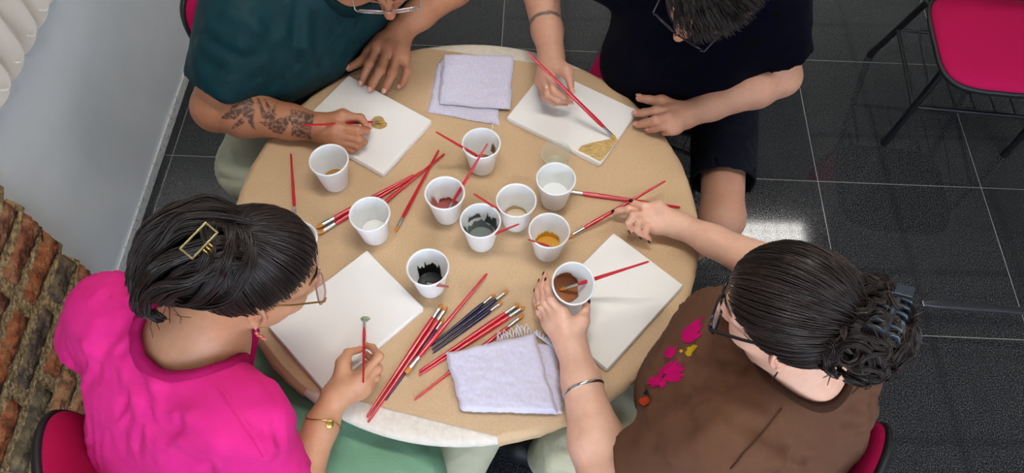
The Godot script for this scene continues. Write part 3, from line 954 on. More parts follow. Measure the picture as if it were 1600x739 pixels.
func brushes():
	var R_: Material = M.brush_red
	var g1 := "red brushes spread over the table"
	# brushes lying on the paper
	lying(454.5, 240, 461.5, 349, 0.0045, R_, "slim red paintbrush by the ochre cup, bristles hidden behind dark hair")
	lying(685.5, 234.5, 617, 363, 0.0048, R_, "red paintbrush with pale amber bristles crossing on top of the others", "", false, 0.009, 0.026, 0.016, 0.001)
	lying(695, 240, 560, 349, 0.0046, R_, "red paintbrush whose bristle end hides behind the milky white cup", "", false, 0.004)
	lying(646.5, 273.5, 494, 356, 0.0062, R_, "thick red paintbrush passing clear of the milky white cup, shorter of the thick pair", "thick red brushes by the milky cup")
	lying(661, 267, 496, 366, 0.0060, R_, "thick red paintbrush tucked under the milky white cup, amber bristles showing", "thick red brushes by the milky cup")
	lying(1063, 324, 880, 298, 0.0062, R_, "thick red paintbrush lying under the curled hand, ferrule by the white liquid cup")
	lying(573, 652, 691, 475, 0.0058, R_, "long red paintbrush in the pile, the one nearer the canvas with the green-gold dab", "long red brush pair", false, 0.0, 0.024, 0.014)
	lying(574.5, 660, 698.5, 479, 0.0058, R_, "long red paintbrush in the pile, the one touching the single navy brush", "long red brush pair", false, 0.0, 0.024, 0.014)
	lying(602, 626, 694.5, 497, 0.0042, M.brush_navy, "navy paintbrush lying between the long red ones", "", false, 0.0, 0.02, 0.012)
	lying(761, 427.5, 634, 582, 0.0056, R_, "red paintbrush with a wide flat amber tip pointing towards the cream cover", "", true, 0.011, 0.03, 0.014, 0.010)
	lying(673, 541, 774, 459, 0.0046, M.brush_navy, "navy paintbrush in the fan of three, its tip furthest back", "navy brush fan", false, 0.0, 0.022, 0.013)
	lying(675, 546, 794, 453.5, 0.0048, M.brush_navy, "navy paintbrush in the fan of three, reaching furthest", "navy brush fan", false, 0.003, 0.022, 0.013)
	lying(676, 552, 786, 471, 0.0046, M.brush_navy, "navy paintbrush in the fan of three, closest to the red ones", "navy brush fan", false, 0.0, 0.022, 0.013)
	lying(655, 581, 811, 475, 0.0056, R_, "red paintbrush beside the fringed cloth, the one of a pair nearer the navy fan", "red brushes by the fringed cloth", false, 0.0, 0.026, 0.012)
	lying(654, 586.5, 820, 479, 0.0056, R_, "red paintbrush beside the fringed cloth, the one of a pair nearer the cloth", "red brushes by the fringed cloth", false, 0.0, 0.03, 0.012)
	lying(647, 625, 819, 491, 0.0048, R_, "red paintbrush half covered by the fringed folded cloth")
	# brushes standing in cups
	var c4 := cup_at(752, 224); var c3 := cup_at(694.8, 301.6); var c5 := cup_at(806.7, 313); var c6 := cup_at(750.6, 344.8); var c8 := cup_at(858.3, 360.3); var c9 := cup_at(668.4, 417.7)
	brush(P(681, 206, 0.905), c4 + Vector3(0.022, 0.022, 0.008), 0.004, R_, "red paintbrush leaning out of the cup with the brown streak")
	brush(P(762, 224, 0.935), c3 + Vector3(-0.006, 0.014, 0.016), 0.0042, R_, "red paintbrush standing in the dusty red paint")
	brush(P(740, 302.5, 0.90), c5 + Vector3(0.012, 0.012, 0.014), 0.004, R_, "red paintbrush leaning out of the beige cup over the grey one")
	brush(P(811, 350, 0.885), c6 + Vector3(-0.018, 0.015, 0.012), 0.004, R_, "red paintbrush resting in the slate grey paint")
	brush(P(825, 374, 0.865), c8 + Vector3(0.018, 0.022, 0.006), 0.0038, R_, "short red paintbrush lying across the mustard yellow paint", "", false, 0.012, 0.02, mat(S(206, 150, 36), 0.4))
	brush(P(700.5, 448, 0.872), c9 + Vector3(-0.012, 0.022, 0.002), 0.0048, R_, "red paintbrush tip-down in the black paint", "", false, 0.03, 0.02, mat(S(16, 17, 19), 0.3))

# stretched canvas: corner a, its neighbour b, third corner c (pixels on the top face)
func canvas(a: Vector2, b: Vector2, c: Vector2, label: String) -> Array:
	var A := P(a.x, a.y, CAN); var B := P(b.x, b.y, CAN); var C := P(c.x, c.y, CAN)
	var x := (A - B).normalized()
	var z := (C - B); z = (z - x * z.dot(x)).normalized()
	var la := 0.278; var lb := 0.205
	if (A - B).length() < (C - B).length(): la = 0.205; lb = 0.278
	var ce := B + x * la * 0.5 + z * lb * 0.5
	var t := thing("stretched_canvas", Vector3(ce.x, TOP + 0.003, ce.z), label, "canvas", "canvases on the table")
	var th := 0.015
	var mb := MB.new()
	# front with soft wrapped edges
	mb.box(ce + Vector3(0, -th * 0.5, 0), x * la * 0.5, Vector3(0, th * 0.5, 0), z * lb * 0.5, 0.0022)
	part("canvas_wrap", mb, M.canvas, t)
	for s: float in [-1.0, 1.0]:
		mb = MB.new()
		mb.box(ce + Vector3(0, -th * 0.62, 0) + x * s * (la * 0.5 + 0.0003), x * 0.0009, Vector3(0, th * 0.34, 0), z * (lb * 0.5 - 0.003), 0.0004)
		mb.box(ce + Vector3(0, -th * 0.62, 0) + z * s * (lb * 0.5 + 0.0003), x * (la * 0.5 - 0.003), Vector3(0, th * 0.34, 0), z * 0.0009, 0.0004)
		part("edge_fold", mb, M.canvas_side, t)
	return [t, ce, x, z, la, lb]

# painted patch lying on a canvas: polygon in pixels, with a ridged surface
func paint_patch(parent: Node3D, px: Array, col: Color, seed_: int):
	var b := MB.new()
	var poly := PackedVector2Array()
	nz.seed = seed_; nz.frequency = 1.0
	for i in px.size():
		var p0: Vector2 = px[i]; var p1: Vector2 = px[(i + 1) % px.size()]
		for k in 6:
			var q := p0.lerp(p1, k / 6.0)
			var w := P(q.x, q.y, CAN)
			poly.append(Vector2(w.x + 0.0016 * nz.get_noise_2d(q.x * 0.6, q.y * 0.6), w.z + 0.0016 * nz.get_noise_2d(q.y * 0.6, q.x * 0.6 + 9.0)))
	b.prism(Vector3(0, CAN + 0.0002, 0), Vector3(1, 0, 0), Vector3(0, 0, 1), Vector3.UP, poly, 0.0008)
	var tx := noise_tex(0.03, col.darkened(0.25), col.lightened(0.2), seed_, FastNoiseLite.TYPE_SIMPLEX, 4, [], false, 256)
	var m: StandardMaterial3D = grain(mat(Color.WHITE, 0.35), tx, noise_tex(0.04, Color(), Color(), seed_ + 1, FastNoiseLite.TYPE_SIMPLEX, 3, [], true, 256, 6.0), 8.0, 0.7)
	m.uv1_scale = Vector3(5, 5, 22)
	part("paint", b, m, parent)

func canvases():
	var a := canvas(Vector2(544, 117), Vector2(675, 188), Vector2(598, 274), "white canvas with a small gold blob, under the tattooed painter's fist")
	paint_patch(a[0], [Vector2(580, 188), Vector2(586, 183), Vector2(594, 182), Vector2(599, 185), Vector2(601, 190), Vector2(605, 193), Vector2(604, 198), Vector2(596, 202), Vector2(586, 201), Vector2(579, 196)], S(206, 160, 76), 201)
	var c := canvas(Vector2(797, 186), Vector2(938, 256), Vector2(1004, 170), "white canvas with an ochre painted corner before the black T-shirt")
	paint_patch(c[0], [Vector2(903, 235), Vector2(909, 228), Vector2(926, 223), Vector2(946, 219), Vector2(962, 216), Vector2(965, 219), Vector2(942, 249), Vector2(937, 252), Vector2(922, 244)], S(222, 178, 96), 211)
	var d := canvas(Vector2(572, 390), Vector2(662, 481), Vector2(504, 611), "blank white canvas with one green-gold dab, before the pink T-shirt")
	paint_patch(d[0], [Vector2(563, 497), Vector2(568, 494), Vector2(576, 495), Vector2(579, 498), Vector2(574, 503), Vector2(565, 502)], S(150, 168, 130), 221)
	canvas(Vector2(960, 364), Vector2(1068, 445), Vector2(956, 582), "blank white canvas beside the tilted cup of brown paint")

# folded cloth: soft slab from four pixel corners; h0 base height
func cloth_slab(b: MB, q: Array, h0: float, th: float, seed_: int, round_ := 0.006):
	nz.seed = seed_; nz.frequency = 1.0
	var N := 44
	var grid := []
	for i in N + 1:
		var row := []
		for j in N + 1:
			var u := j / float(N); var v := i / float(N)
			var p: Vector2 = q[0].lerp(q[1], u).lerp(q[3].lerp(q[2], u), v)
			var w := P(p.x, p.y, h0 + th)
			var e := minf(minf(u, 1 - u), minf(v, 1 - v))
			var s := sqrt(clampf(1.0 - pow(1.0 - clampf(e / 0.07, 0, 1), 2.0), 0, 1))
			var wob := 0.0022 * nz.get_noise_2d(w.x * 16.0, w.z * 16.0) + 0.0012 * nz.get_noise_2d(w.x * 45.0, w.z * 45.0)
			var ex := 0.004 * nz.get_noise_2d(u * 3.0 + 7.0, v * 3.0) + 0.0015 * nz.get_noise_2d(u * 14.0, v * 14.0 + 3.0)
			row.append(Vector3(w.x + ex, h0 + th * (0.12 + 0.88 * s) + wob * s, w.z + 0.004 * nz.get_noise_2d(u * 3.0, v * 3.0 + 11.0) + 0.0015 * nz.get_noise_2d(u * 14.0 + 5.0, v * 14.0)))
		grid.append(row)
	b.sheet(grid)
	# the turned-in side down to the base
	var ring := []
	for j in N + 1: ring.append(grid[0][j])
	for i in range(1, N + 1): ring.append(grid[i][N])
	for j in range(N - 1, -1, -1): ring.append(grid[N][j])
	for i in range(N - 1, -1, -1): ring.append(grid[i][0])
	var low := []
	for p in ring: low.append(Vector3(p.x, h0 + 0.0004, p.z))
	b.sheet([low, ring])

func towels():
	var t := thing("folded_cloth", P(742, 130, TOP + 0.003), "stack of folded lavender-white cloth lying between the two men's canvases", "cloth", "folded cloths")
	var b := MB.new()
	cloth_slab(b, [Vector2(684, 96), Vector2(778, 100), Vector2(779, 194), Vector2(667, 173)], TOP + 0.0035, 0.007, 51)
	part("under_fold", b, M.towel, t)
	b = MB.new()
	cloth_slab(b, [Vector2(690, 92), Vector2(800, 96), Vector2(796, 160), Vector2(683, 155)], TOP + 0.010, 0.006, 52)
	part("middle_fold", b, M.towel, t)
	b = MB.new()
	cloth_slab(b, [Vector2(692, 82), Vector2(802, 85), Vector2(798, 168), Vector2(685, 159)], TOP + 0.015, 0.009, 53)
	part("top_fold", b, M.towel, t)
	b = MB.new()
	var e := P(771, 192, TOP + 0.005)
	b.tube(PackedVector3Array([e, P(769, 196, TOP + 0.006), P(770, 199, TOP + 0.005), P(767, 203, TOP + 0.005), P(766, 208, TOP + 0.005)]), PackedFloat32Array([0.0012, 0.0012, 0.0012, 0.001, 0.0008]), 6)
	part("loose_thread", b, M.thread, t)
	t = thing("folded_cloth", P(785, 580, TOP + 0.003), "fringed folded lavender-white cloth beside the arm with the silver bangle", "cloth", "folded cloths")
	b = MB.new()
	cloth_slab(b, [Vector2(716, 548), Vector2(868, 532), Vector2(880, 644), Vector2(722, 640)], TOP + 0.0035, 0.010, 54)
	part("under_fold", b, M.towel, t)
	b = MB.new()
	cloth_slab(b, [Vector2(695, 549), Vector2(836, 517), Vector2(873, 644), Vector2(720, 640)], TOP + 0.013, 0.012, 55)
	part("top_fold", b, M.towel, t)
	# fringe along the hidden edge and the looped threads
	rng.seed = 31
	b = MB.new()
	for i in 46:
		var f := i / 45.0
		var px := Vector2(836, 519).lerp(Vector2(866, 541), f)
		var a := P(px.x - 1, px.y + 3, TOP + 0.014)
		var c := P(px.x + rng.randf_range(-2, 5), px.y + rng.randf_range(-7, -2), TOP + 0.012 + rng.randf_range(0, 0.004))
		b.tube(PackedVector3Array([a, a.lerp(c, 0.5) + Vector3(0, 0.002, 0), c]), PackedFloat32Array([0.0008, 0.0008, 0.0004]), 4, false)
	for i in 12:
		var x := 777.0 + i * 4.3
		var y := 528.0 - i * 1.0
		var a := P(x, y + 5, TOP + 0.02)
		var top := P(x + rng.randf_range(-4, 4), y - rng.randf_range(4, 13), TOP + 0.016)
		var z := P(x + rng.randf_range(2, 8), y + 3, TOP + 0.018)
		b.tube(PackedVector3Array([a, a.lerp(top, 0.6) + Vector3(-0.003, 0.003, 0), top, top.lerp(z, 0.5) + Vector3(0.003, 0.001, 0), z]), PackedFloat32Array([0.001, 0.001, 0.001, 0.001, 0.0008]), 5, false)
	part("fringe", b, M.thread, t)

# ---------- bodies: distance fields meshed as surface nets ----------
class SDF:
	var ty := PackedInt32Array()
	var A := PackedVector3Array()
	var D := PackedVector3Array()
	var iv := PackedFloat32Array()
	var ra := PackedFloat32Array()
	var rd := PackedFloat32Array()
	var K := PackedFloat32Array()
	var G := PackedInt32Array()
	var bs: Array[Basis] = []
	var gk := {}
	var cut := {}
	var lo := Vector3(1e9, 1e9, 1e9)
	var hi := Vector3(-1e9, -1e9, -1e9)
	var ord := PackedInt32Array()
	func cap(a: Vector3, b: Vector3, r0: float, r1: float, k := 0.02, g := 0):
		ty.append(0); A.append(a); D.append(b - a)
		iv.append(1.0 / maxf((b - a).length_squared(), 1e-8)); ra.append(r0); rd.append(r1 - r0); K.append(k); G.append(g)
		bs.append(Basis.IDENTITY)
		if g >= 0:
			var r := maxf(r0, r1) + 0.012
			lo = lo.min(a - Vector3.ONE * r).min(b - Vector3.ONE * r); hi = hi.max(a + Vector3.ONE * r).max(b + Vector3.ONE * r)
	# ellipsoid with three half axes
	func ell(c: Vector3, x: Vector3, y: Vector3, z: Vector3, k := 0.02, g := 0):
		ty.append(1); A.append(c); D.append(Vector3.ZERO); iv.append(0.0); ra.append(0.0); rd.append(0.0); K.append(k); G.append(g)
		bs.append(Basis(x, y, z).inverse())
		if g >= 0:
			var r := maxf(x.length(), maxf(y.length(), z.length())) + 0.01
			lo = lo.min(c - Vector3.ONE * r); hi = hi.max(c + Vector3.ONE * r)
	func d1(i: int, p: Vector3) -> float:
		if ty[i] == 0:
			var w := p - A[i]
			var t := clampf(w.dot(D[i]) * iv[i], 0.0, 1.0)
			return (w - D[i] * t).length() - ra[i] - rd[i] * t
		var q := bs[i] * (p - A[i])
		var k0 := q.length()
		if k0 < 1e-5: return -0.03
		var k1 := (q * bs[i]).length()
		return k0 * (k0 - 1.0) / k1
	func field(p: Vector3, li: PackedInt32Array) -> float:
		var base := 1e3
		var res := 1e3
		var gcur := 0
		var gd := 1e3
		for i in li:
			var g := G[i]
			var d: float
			if ty[i] == 0:
				var w := p - A[i]
				var t := clampf(w.dot(D[i]) * iv[i], 0.0, 1.0)
				d = (w - D[i] * t).length() - ra[i] - rd[i] * t
			else:
				var q := bs[i] * (p - A[i])
				var k0 := q.length()
				d = k0 * (k0 - 1.0) / maxf((q * bs[i]).length(), 1e-4)
			if g < 0:
				if gcur > 0: res = minf(res, joined(base, gd, gcur, p))
				elif gcur == 0: res = base
				gcur = -1
				var k := K[i]
				var h := maxf(k - absf(res + d), 0.0)
				res = maxf(res, -d) + h * h / (4.0 * k)
				continue
			if g != gcur:
				if gcur == 0: res = base
				else: res = minf(res, joined(base, gd, gcur, p))
				gcur = g; gd = 1e3
			var k := K[i]
			if g == 0:
				var h := maxf(k - absf(base - d), 0.0)
				base = minf(base, d) - h * h / (4.0 * k)
			else:
				var h := maxf(k - absf(gd - d), 0.0)
				gd = minf(gd, d) - h * h / (4.0 * k)
		if gcur == 0: res = minf(res, base)
		elif gcur > 0: res = minf(minf(res, base), joined(base, gd, gcur, p))
		return res
	func joined(base: float, gd: float, g: int, p: Vector3) -> float:
		if cut.has(g):
			var c: Array = cut[g]
			gd = maxf(gd, (p - c[0]).dot(c[1]))
		var k: float = gk.get(g, 0.008)
		var h := maxf(k - absf(base - gd), 0.0)
		return minf(base, gd) - (h * h / (4.0 * k) if h > 0.0 else 0.0)
	func sort():
		var o := []
		for i in ty.size(): o.append([G[i] if G[i] >= 0 else 9999, i])
		o.sort()
		ord = PackedInt32Array()
		for q in o: ord.append(q[1])
	func at(p: Vector3) -> float:
		if ord.size() != ty.size(): sort()
		return field(p, ord)
	# first hit along a ray
	func trace(o: Vector3, dir: Vector3, far := 4.0, off := 0.0) -> Vector3:
		var t := 0.0
		for s in 120:
			var p := o + dir * t
			var d := at(p) - off
			if d < 0.0006: return p
			t += d * 0.8
			if t > far: break
		return Vector3.INF
	func grad(p: Vector3) -> Vector3:
		var e := 0.002
		return Vector3(at(p + Vector3(e, 0, 0)) - at(p - Vector3(e, 0, 0)), at(p + Vector3(0, e, 0)) - at(p - Vector3(0, e, 0)), at(p + Vector3(0, 0, e)) - at(p - Vector3(0, 0, e))).normalized()
	# adds the surface to a builder; tint(p) gives vertex colours
	func build(b: MB, cell: float, tint: Callable, push = null):
		sort()
		var B := 4
		var C := 4                     # small blocks in a large one
		var nb := Vector3i(((hi - lo) / (cell * B * C)).ceil()) * C
		var nx := nb.x * B + 1; var ny := nb.y * B + 1; var nzz := nb.z * B + 1
		var val := PackedFloat32Array(); val.resize(nx * ny * nzz); val.fill(1e6)
		var vi := PackedInt32Array(); vi.resize(nx * ny * nzz); vi.fill(-1)
		var big := cell * B * C
		var rb := big * 0.8661
		var rad := cell * B * 0.8661
		var active := []
		var sy := nx; var sz := nx * ny
		for cz in nb.z / C:
			for cy in nb.y / C:
				for cx in nb.x / C:
					var c := lo + Vector3(cx + 0.5, cy + 0.5, cz + 0.5) * big
					var dm := 1e3
					var ds := PackedFloat32Array()
					for i in ord:
						var d := d1(i, c)
						ds.append(d)
						if G[i] >= 0 and d < dm: dm = d
					if dm > rb + 0.014: continue
					if field(c, ord) < -rb - 0.012: continue
					var l0 := PackedInt32Array()
					for n in ord.size():
						if ds[n] < (dm + 2.0 * rb + K[ord[n]] + 0.012 if G[ord[n]] >= 0 else rb + 0.02): l0.append(ord[n])
					for bz in range(cz * C, cz * C + C):
						for by in range(cy * C, cy * C + C):
							for bx in range(cx * C, cx * C + C):
								var e := lo + Vector3(bx + 0.5, by + 0.5, bz + 0.5) * (cell * B)
								if absf(field(e, l0)) > rad * 1.15 + 0.001: continue
								dm = 1e3
								ds.clear()
								for i in l0:
									var d := d1(i, e)
									ds.append(d)
									if G[i] >= 0 and d < dm: dm = d
								var li := PackedInt32Array()
								for n in l0.size():
									var i := l0[n]
									if ds[n] < (dm + 2.0 * rad + maxf(K[i], gk.get(G[i], 0.0)) + 0.006 if G[i] >= 0 else rad + 0.012): li.append(i)
								active.append(Vector3i(bx, by, bz))
								for z in range(bz * B, bz * B + B + 1):
									for y in range(by * B, by * B + B + 1):
										var o := bx * B + y * sy + z * sz
										for x in B + 1:
											if val[o + x] > 1e5:
												val[o + x] = field(lo + Vector3(bx * B + x, y, z) * cell, li)
		var cells := PackedInt32Array()
		var first := b.v.size()
		var off := [0, 1, sy, sy + 1, sz, sz + 1, sz + sy, sz + sy + 1]
		for a in active:
			for z in range(a.z * B, a.z * B + B):
				for y in range(a.y * B, a.y * B + B):
					for x in range(a.x * B, a.x * B + B):
						var o: int = x + y * sy + z * sz
						var v0 := val[o]; var v1 := val[o + 1]; var v2 := val[o + sy]; var v3 := val[o + sy + 1]
						var v4 := val[o + sz]; var v5 := val[o + sz + 1]; var v6 := val[o + sz + sy]; var v7 := val[o + sz + sy + 1]
						var m := int(v0 < 0.0) + int(v1 < 0.0) + int(v2 < 0.0) + int(v3 < 0.0) + int(v4 < 0.0) + int(v5 < 0.0) + int(v6 < 0.0) + int(v7 < 0.0)
						if m == 0 or m == 8: continue
						var s := Vector3.ZERO; var n := 0
						if (v0 < 0.0) != (v1 < 0.0): s += Vector3(v0 / (v0 - v1), 0, 0); n += 1
						if (v2 < 0.0) != (v3 < 0.0): s += Vector3(v2 / (v2 - v3), 1, 0); n += 1
						if (v4 < 0.0) != (v5 < 0.0): s += Vector3(v4 / (v4 - v5), 0, 1); n += 1
						if (v6 < 0.0) != (v7 < 0.0): s += Vector3(v6 / (v6 - v7), 1, 1); n += 1
						if (v0 < 0.0) != (v2 < 0.0): s += Vector3(0, v0 / (v0 - v2), 0); n += 1
						if (v1 < 0.0) != (v3 < 0.0): s += Vector3(1, v1 / (v1 - v3), 0); n += 1
						if (v4 < 0.0) != (v6 < 0.0): s += Vector3(0, v4 / (v4 - v6), 1); n += 1
						if (v5 < 0.0) != (v7 < 0.0): s += Vector3(1, v5 / (v5 - v7), 1); n += 1
						if (v0 < 0.0) != (v4 < 0.0): s += Vector3(0, 0, v0 / (v0 - v4)); n += 1
						if (v1 < 0.0) != (v5 < 0.0): s += Vector3(1, 0, v1 / (v1 - v5)); n += 1
						if (v2 < 0.0) != (v6 < 0.0): s += Vector3(0, 1, v2 / (v2 - v6)); n += 1
						if (v3 < 0.0) != (v7 < 0.0): s += Vector3(1, 1, v3 / (v3 - v7)); n += 1
						var p := lo + (Vector3(x, y, z) + s / n) * cell
						var nn := Vector3(v1 + v3 + v5 + v7 - v0 - v2 - v4 - v6, v2 + v3 + v6 + v7 - v0 - v1 - v4 - v5, v4 + v5 + v6 + v7 - v0 - v1 - v2 - v3).normalized()
						if push != null: p += nn * float(push.call(p, nn))
						vi[o] = b.v.size()
						b.v.append(p); b.n.append(nn); b.c.append(tint.call(p)); b.uv.append(Vector2.ZERO)
						cells.append(o)
		for o in cells:
			var s0 := val[o] < 0.0
			if s0 != (val[o + 1] < 0.0): q4(b, vi, o, o - sy, o - sy - sz, o - sz)
			if s0 != (val[o + sy] < 0.0): q4(b, vi, o, o - 1, o - 1 - sz, o - sz)
			if s0 != (val[o + sz] < 0.0): q4(b, vi, o, o - 1, o - 1 - sy, o - sy)
		if push != null: renormal(b, first)
	func q4(b: MB, vi: PackedInt32Array, a: int, c: int, d: int, e: int):
		if c < 0 or d < 0 or e < 0: return
		var i := vi[a]; var j := vi[c]; var k := vi[d]; var l := vi[e]
		if i < 0 or j < 0 or k < 0 or l < 0: return
		b.ix.append(i); b.ix.append(j); b.ix.append(k); b.ix.append(i); b.ix.append(k); b.ix.append(l)
	func renormal(b: MB, first: int):
		var acc := PackedVector3Array(); acc.resize(b.v.size() - first)
		for t in range(0, b.ix.size(), 3):
			var i := b.ix[t]
			if i < first: continue
			var j := b.ix[t + 1]; var k := b.ix[t + 2]
			var g := (b.v[j] - b.v[i]).cross(b.v[k] - b.v[i])
			if g.dot(b.n[i]) < 0.0: g = -g
			acc[i - first] += g; acc[j - first] += g; acc[k - first] += g
		for i in acc.size():
			if acc[i].length_squared() > 0.0: b.n[first + i] = acc[i].normalized()

func lin(c: Color) -> Color:
	return c.srgb_to_linear()

# unit ray of a photograph pixel
func ray(x: float, y: float) -> Vector3:
	return (c_fw * F_PX + c_r * (x - 800.0) + c_u * (369.5 - y)).normalized()

# skin: base tone with fine mottling, warmer where the list says
func skin_tint(base: Color, warm: Array, extra = null) -> Callable:
	var f := FastNoiseLite.new(); f.frequency = 60.0; f.fractal_octaves = 3; f.seed = 8
	var f2 := FastNoiseLite.new(); f2.frequency = 18.0; f2.seed = 3
	var c0 := lin(base)
	var red := Color(c0.r * 1.05, c0.g * 0.66, c0.b * 0.62)
	return func(p: Vector3) -> Color:
		var c := c0 * (1.0 + 0.07 * f.get_noise_3dv(p) + 0.06 * f2.get_noise_3dv(p))
		var w := 0.0
		for q in warm:
			var d: float = (p - q[0]).length() / q[1]
			if d < 1.0: w = maxf(w, (1.0 - d * d) * q[2])
		c = c.lerp(red, clampf(w + 0.10 * f2.get_noise_3dv(p * 1.7 + Vector3(3, 1, 2)), 0, 1))
		if extra != null: c = extra.call(p, c)
		c.a = 1.0
		return c

func cloth_tint(base: Color, amt := 0.05) -> Callable:
	var f := FastNoiseLite.new(); f.frequency = 25.0; f.fractal_octaves = 4; f.seed = 18
	var c0 := lin(base)
	return func(p: Vector3) -> Color:
		var c := c0 * (1.0 + amt * f.get_noise_3dv(p))
		c.a = 1.0
		return c

# fold relief: ridged noise drawn out along 'along'
func fold_push(along: Vector3, amp: float, wave: float, stretch := 4.0, seed_ := 1) -> Callable:
	var f := FastNoiseLite.new(); f.seed = seed_; f.frequency = 1.0 / wave
	f.noise_type = FastNoiseLite.TYPE_SIMPLEX_SMOOTH
	f.fractal_type = FastNoiseLite.FRACTAL_FBM; f.fractal_octaves = 2
	var f2 := FastNoiseLite.new(); f2.seed = seed_ + 5; f2.frequency = 0.35 / wave
	f2.noise_type = FastNoiseLite.TYPE_SIMPLEX_SMOOTH
	f2.fractal_octaves = 2
	var a := along.normalized()
	return func(p: Vector3, _n: Vector3) -> float:
		var t := a * a.dot(p)
		var q := (p - t) + t / stretch
		var n0 := f.get_noise_3dv(q)
		var r := 1.0 - 2.0 * absf(n0)          # sharp ridges
		var m := clampf(f2.get_noise_3dv(p) * 1.6 + 0.45, 0.0, 1.0)
		return amp * (r * 0.75 + 0.4 * n0 - 0.45) * m

# one finger: joints with radii, its own group so that neighbours stay apart
func finger(s: SDF, j: Array, r: float, g: int, warm: Array, nails: Array, ndir := Vector3.ZERO):
	var rr := [r * 1.12, r * 1.0, r * 0.9, r * 0.78]
	for i in 3:
		s.cap(j[i], j[i + 1], rr[i], rr[i + 1], 0.004, g)
	# knuckle of the middle joint
	s.cap(j[1], j[1], r * 1.03, r * 1.03, 0.006, g)
	s.gk[g] = 0.011
	warm.append([j[3], r * 2.4, 0.5]); warm.append([j[1], r * 1.6, 0.25]); warm.append([j[0], r * 2.0, 0.3])
	var d: Vector3 = (j[3] - j[2]).normalized()
	var up := ndir
	if up == Vector3.ZERO:
		# back of the finger: away from the inside of its bend
		var bend: Vector3 = (j[1] - j[0]).normalized() - (j[3] - j[2]).normalized()
		up = bend if bend.length() > 0.25 else Vector3.UP
	up = (up - d * up.dot(d)).normalized()
	nails.append([j[3] + d * r * 0.12 + up * r * 0.70, d, up, r])

func nail_part(parent: Node3D, q: Array, m: Material):
	var b := MB.new()
	var side: Vector3 = q[1].cross(q[2]).normalized()
	var r: float = q[3]
	b.sphere(q[0], side * r * 0.56, q[2] * r * 0.16, q[1] * r * 0.72, 6, 12)
	part("fingernail", b, m, parent)

# hand: wrist, then [mcp, pip, dip, tip] for index..little, then [cmc, mcp, ip, tip] for the thumb
func hand(s: SDF, wrist: Vector3, wr: float, f4: Array, th: Array, r: float, warm: Array, nails: Array, g0: int, nd := Vector3.ZERO, ntd := Vector3.ZERO):
	for i in 4:
		var m: Vector3 = f4[i][0]
		var w := wrist.lerp(m, 0.12)
		s.cap(w, m, wr * 0.62, r * 1.28, 0.022)
	for i in 3:
		s.cap(f4[i][0].lerp(wrist, 0.12), f4[i + 1][0].lerp(wrist, 0.12), r * 1.2, r * 1.2, 0.014)
	s.cap(wrist.lerp(th[0], 0.3), th[1], r * 1.7, r * 1.3, 0.02)
	s.cap(th[1], f4[0][0].lerp(wrist, 0.45), r * 0.95, r * 1.1, 0.02)
	for i in 4:
		finger(s, f4[i], r * [1.0, 1.04, 0.97, 0.86][i], g0 + i, warm, nails, nd)
	finger(s, [th[0], th[1], th[2], th[3]], r * 1.12, g0 + 4, warm, nails, ntd)
	s.gk[g0 + 4] = 0.014

# pixel triples relative to a zoomed crop -> points
func Z(o: Vector2, sc: float, pts: Array) -> Array:
	var out := []
	for q in pts: out.append(P(o.x + q[0] / sc, o.y + q[1] / sc, q[2]))
	return out

func limb(s: SDF, pts: Array, rads: Array, k := 0.02, g := 0):
	for i in pts.size() - 1: s.cap(pts[i], pts[i + 1], rads[i], rads[i + 1], k, g)

# forearm with the swell below the elbow
func forearm(s: SDF, el: Vector3, wr: Vector3, re: float, rw: float):
	var m := el.lerp(wr, 0.28)
	s.cap(el, m, re * 0.96, re * 1.05, 0.02)
	s.cap(m, el.lerp(wr, 0.75), re * 1.05, lerpf(re, rw, 0.72), 0.02)
	s.cap(el.lerp(wr, 0.75), wr, lerpf(re, rw, 0.72), rw, 0.02)

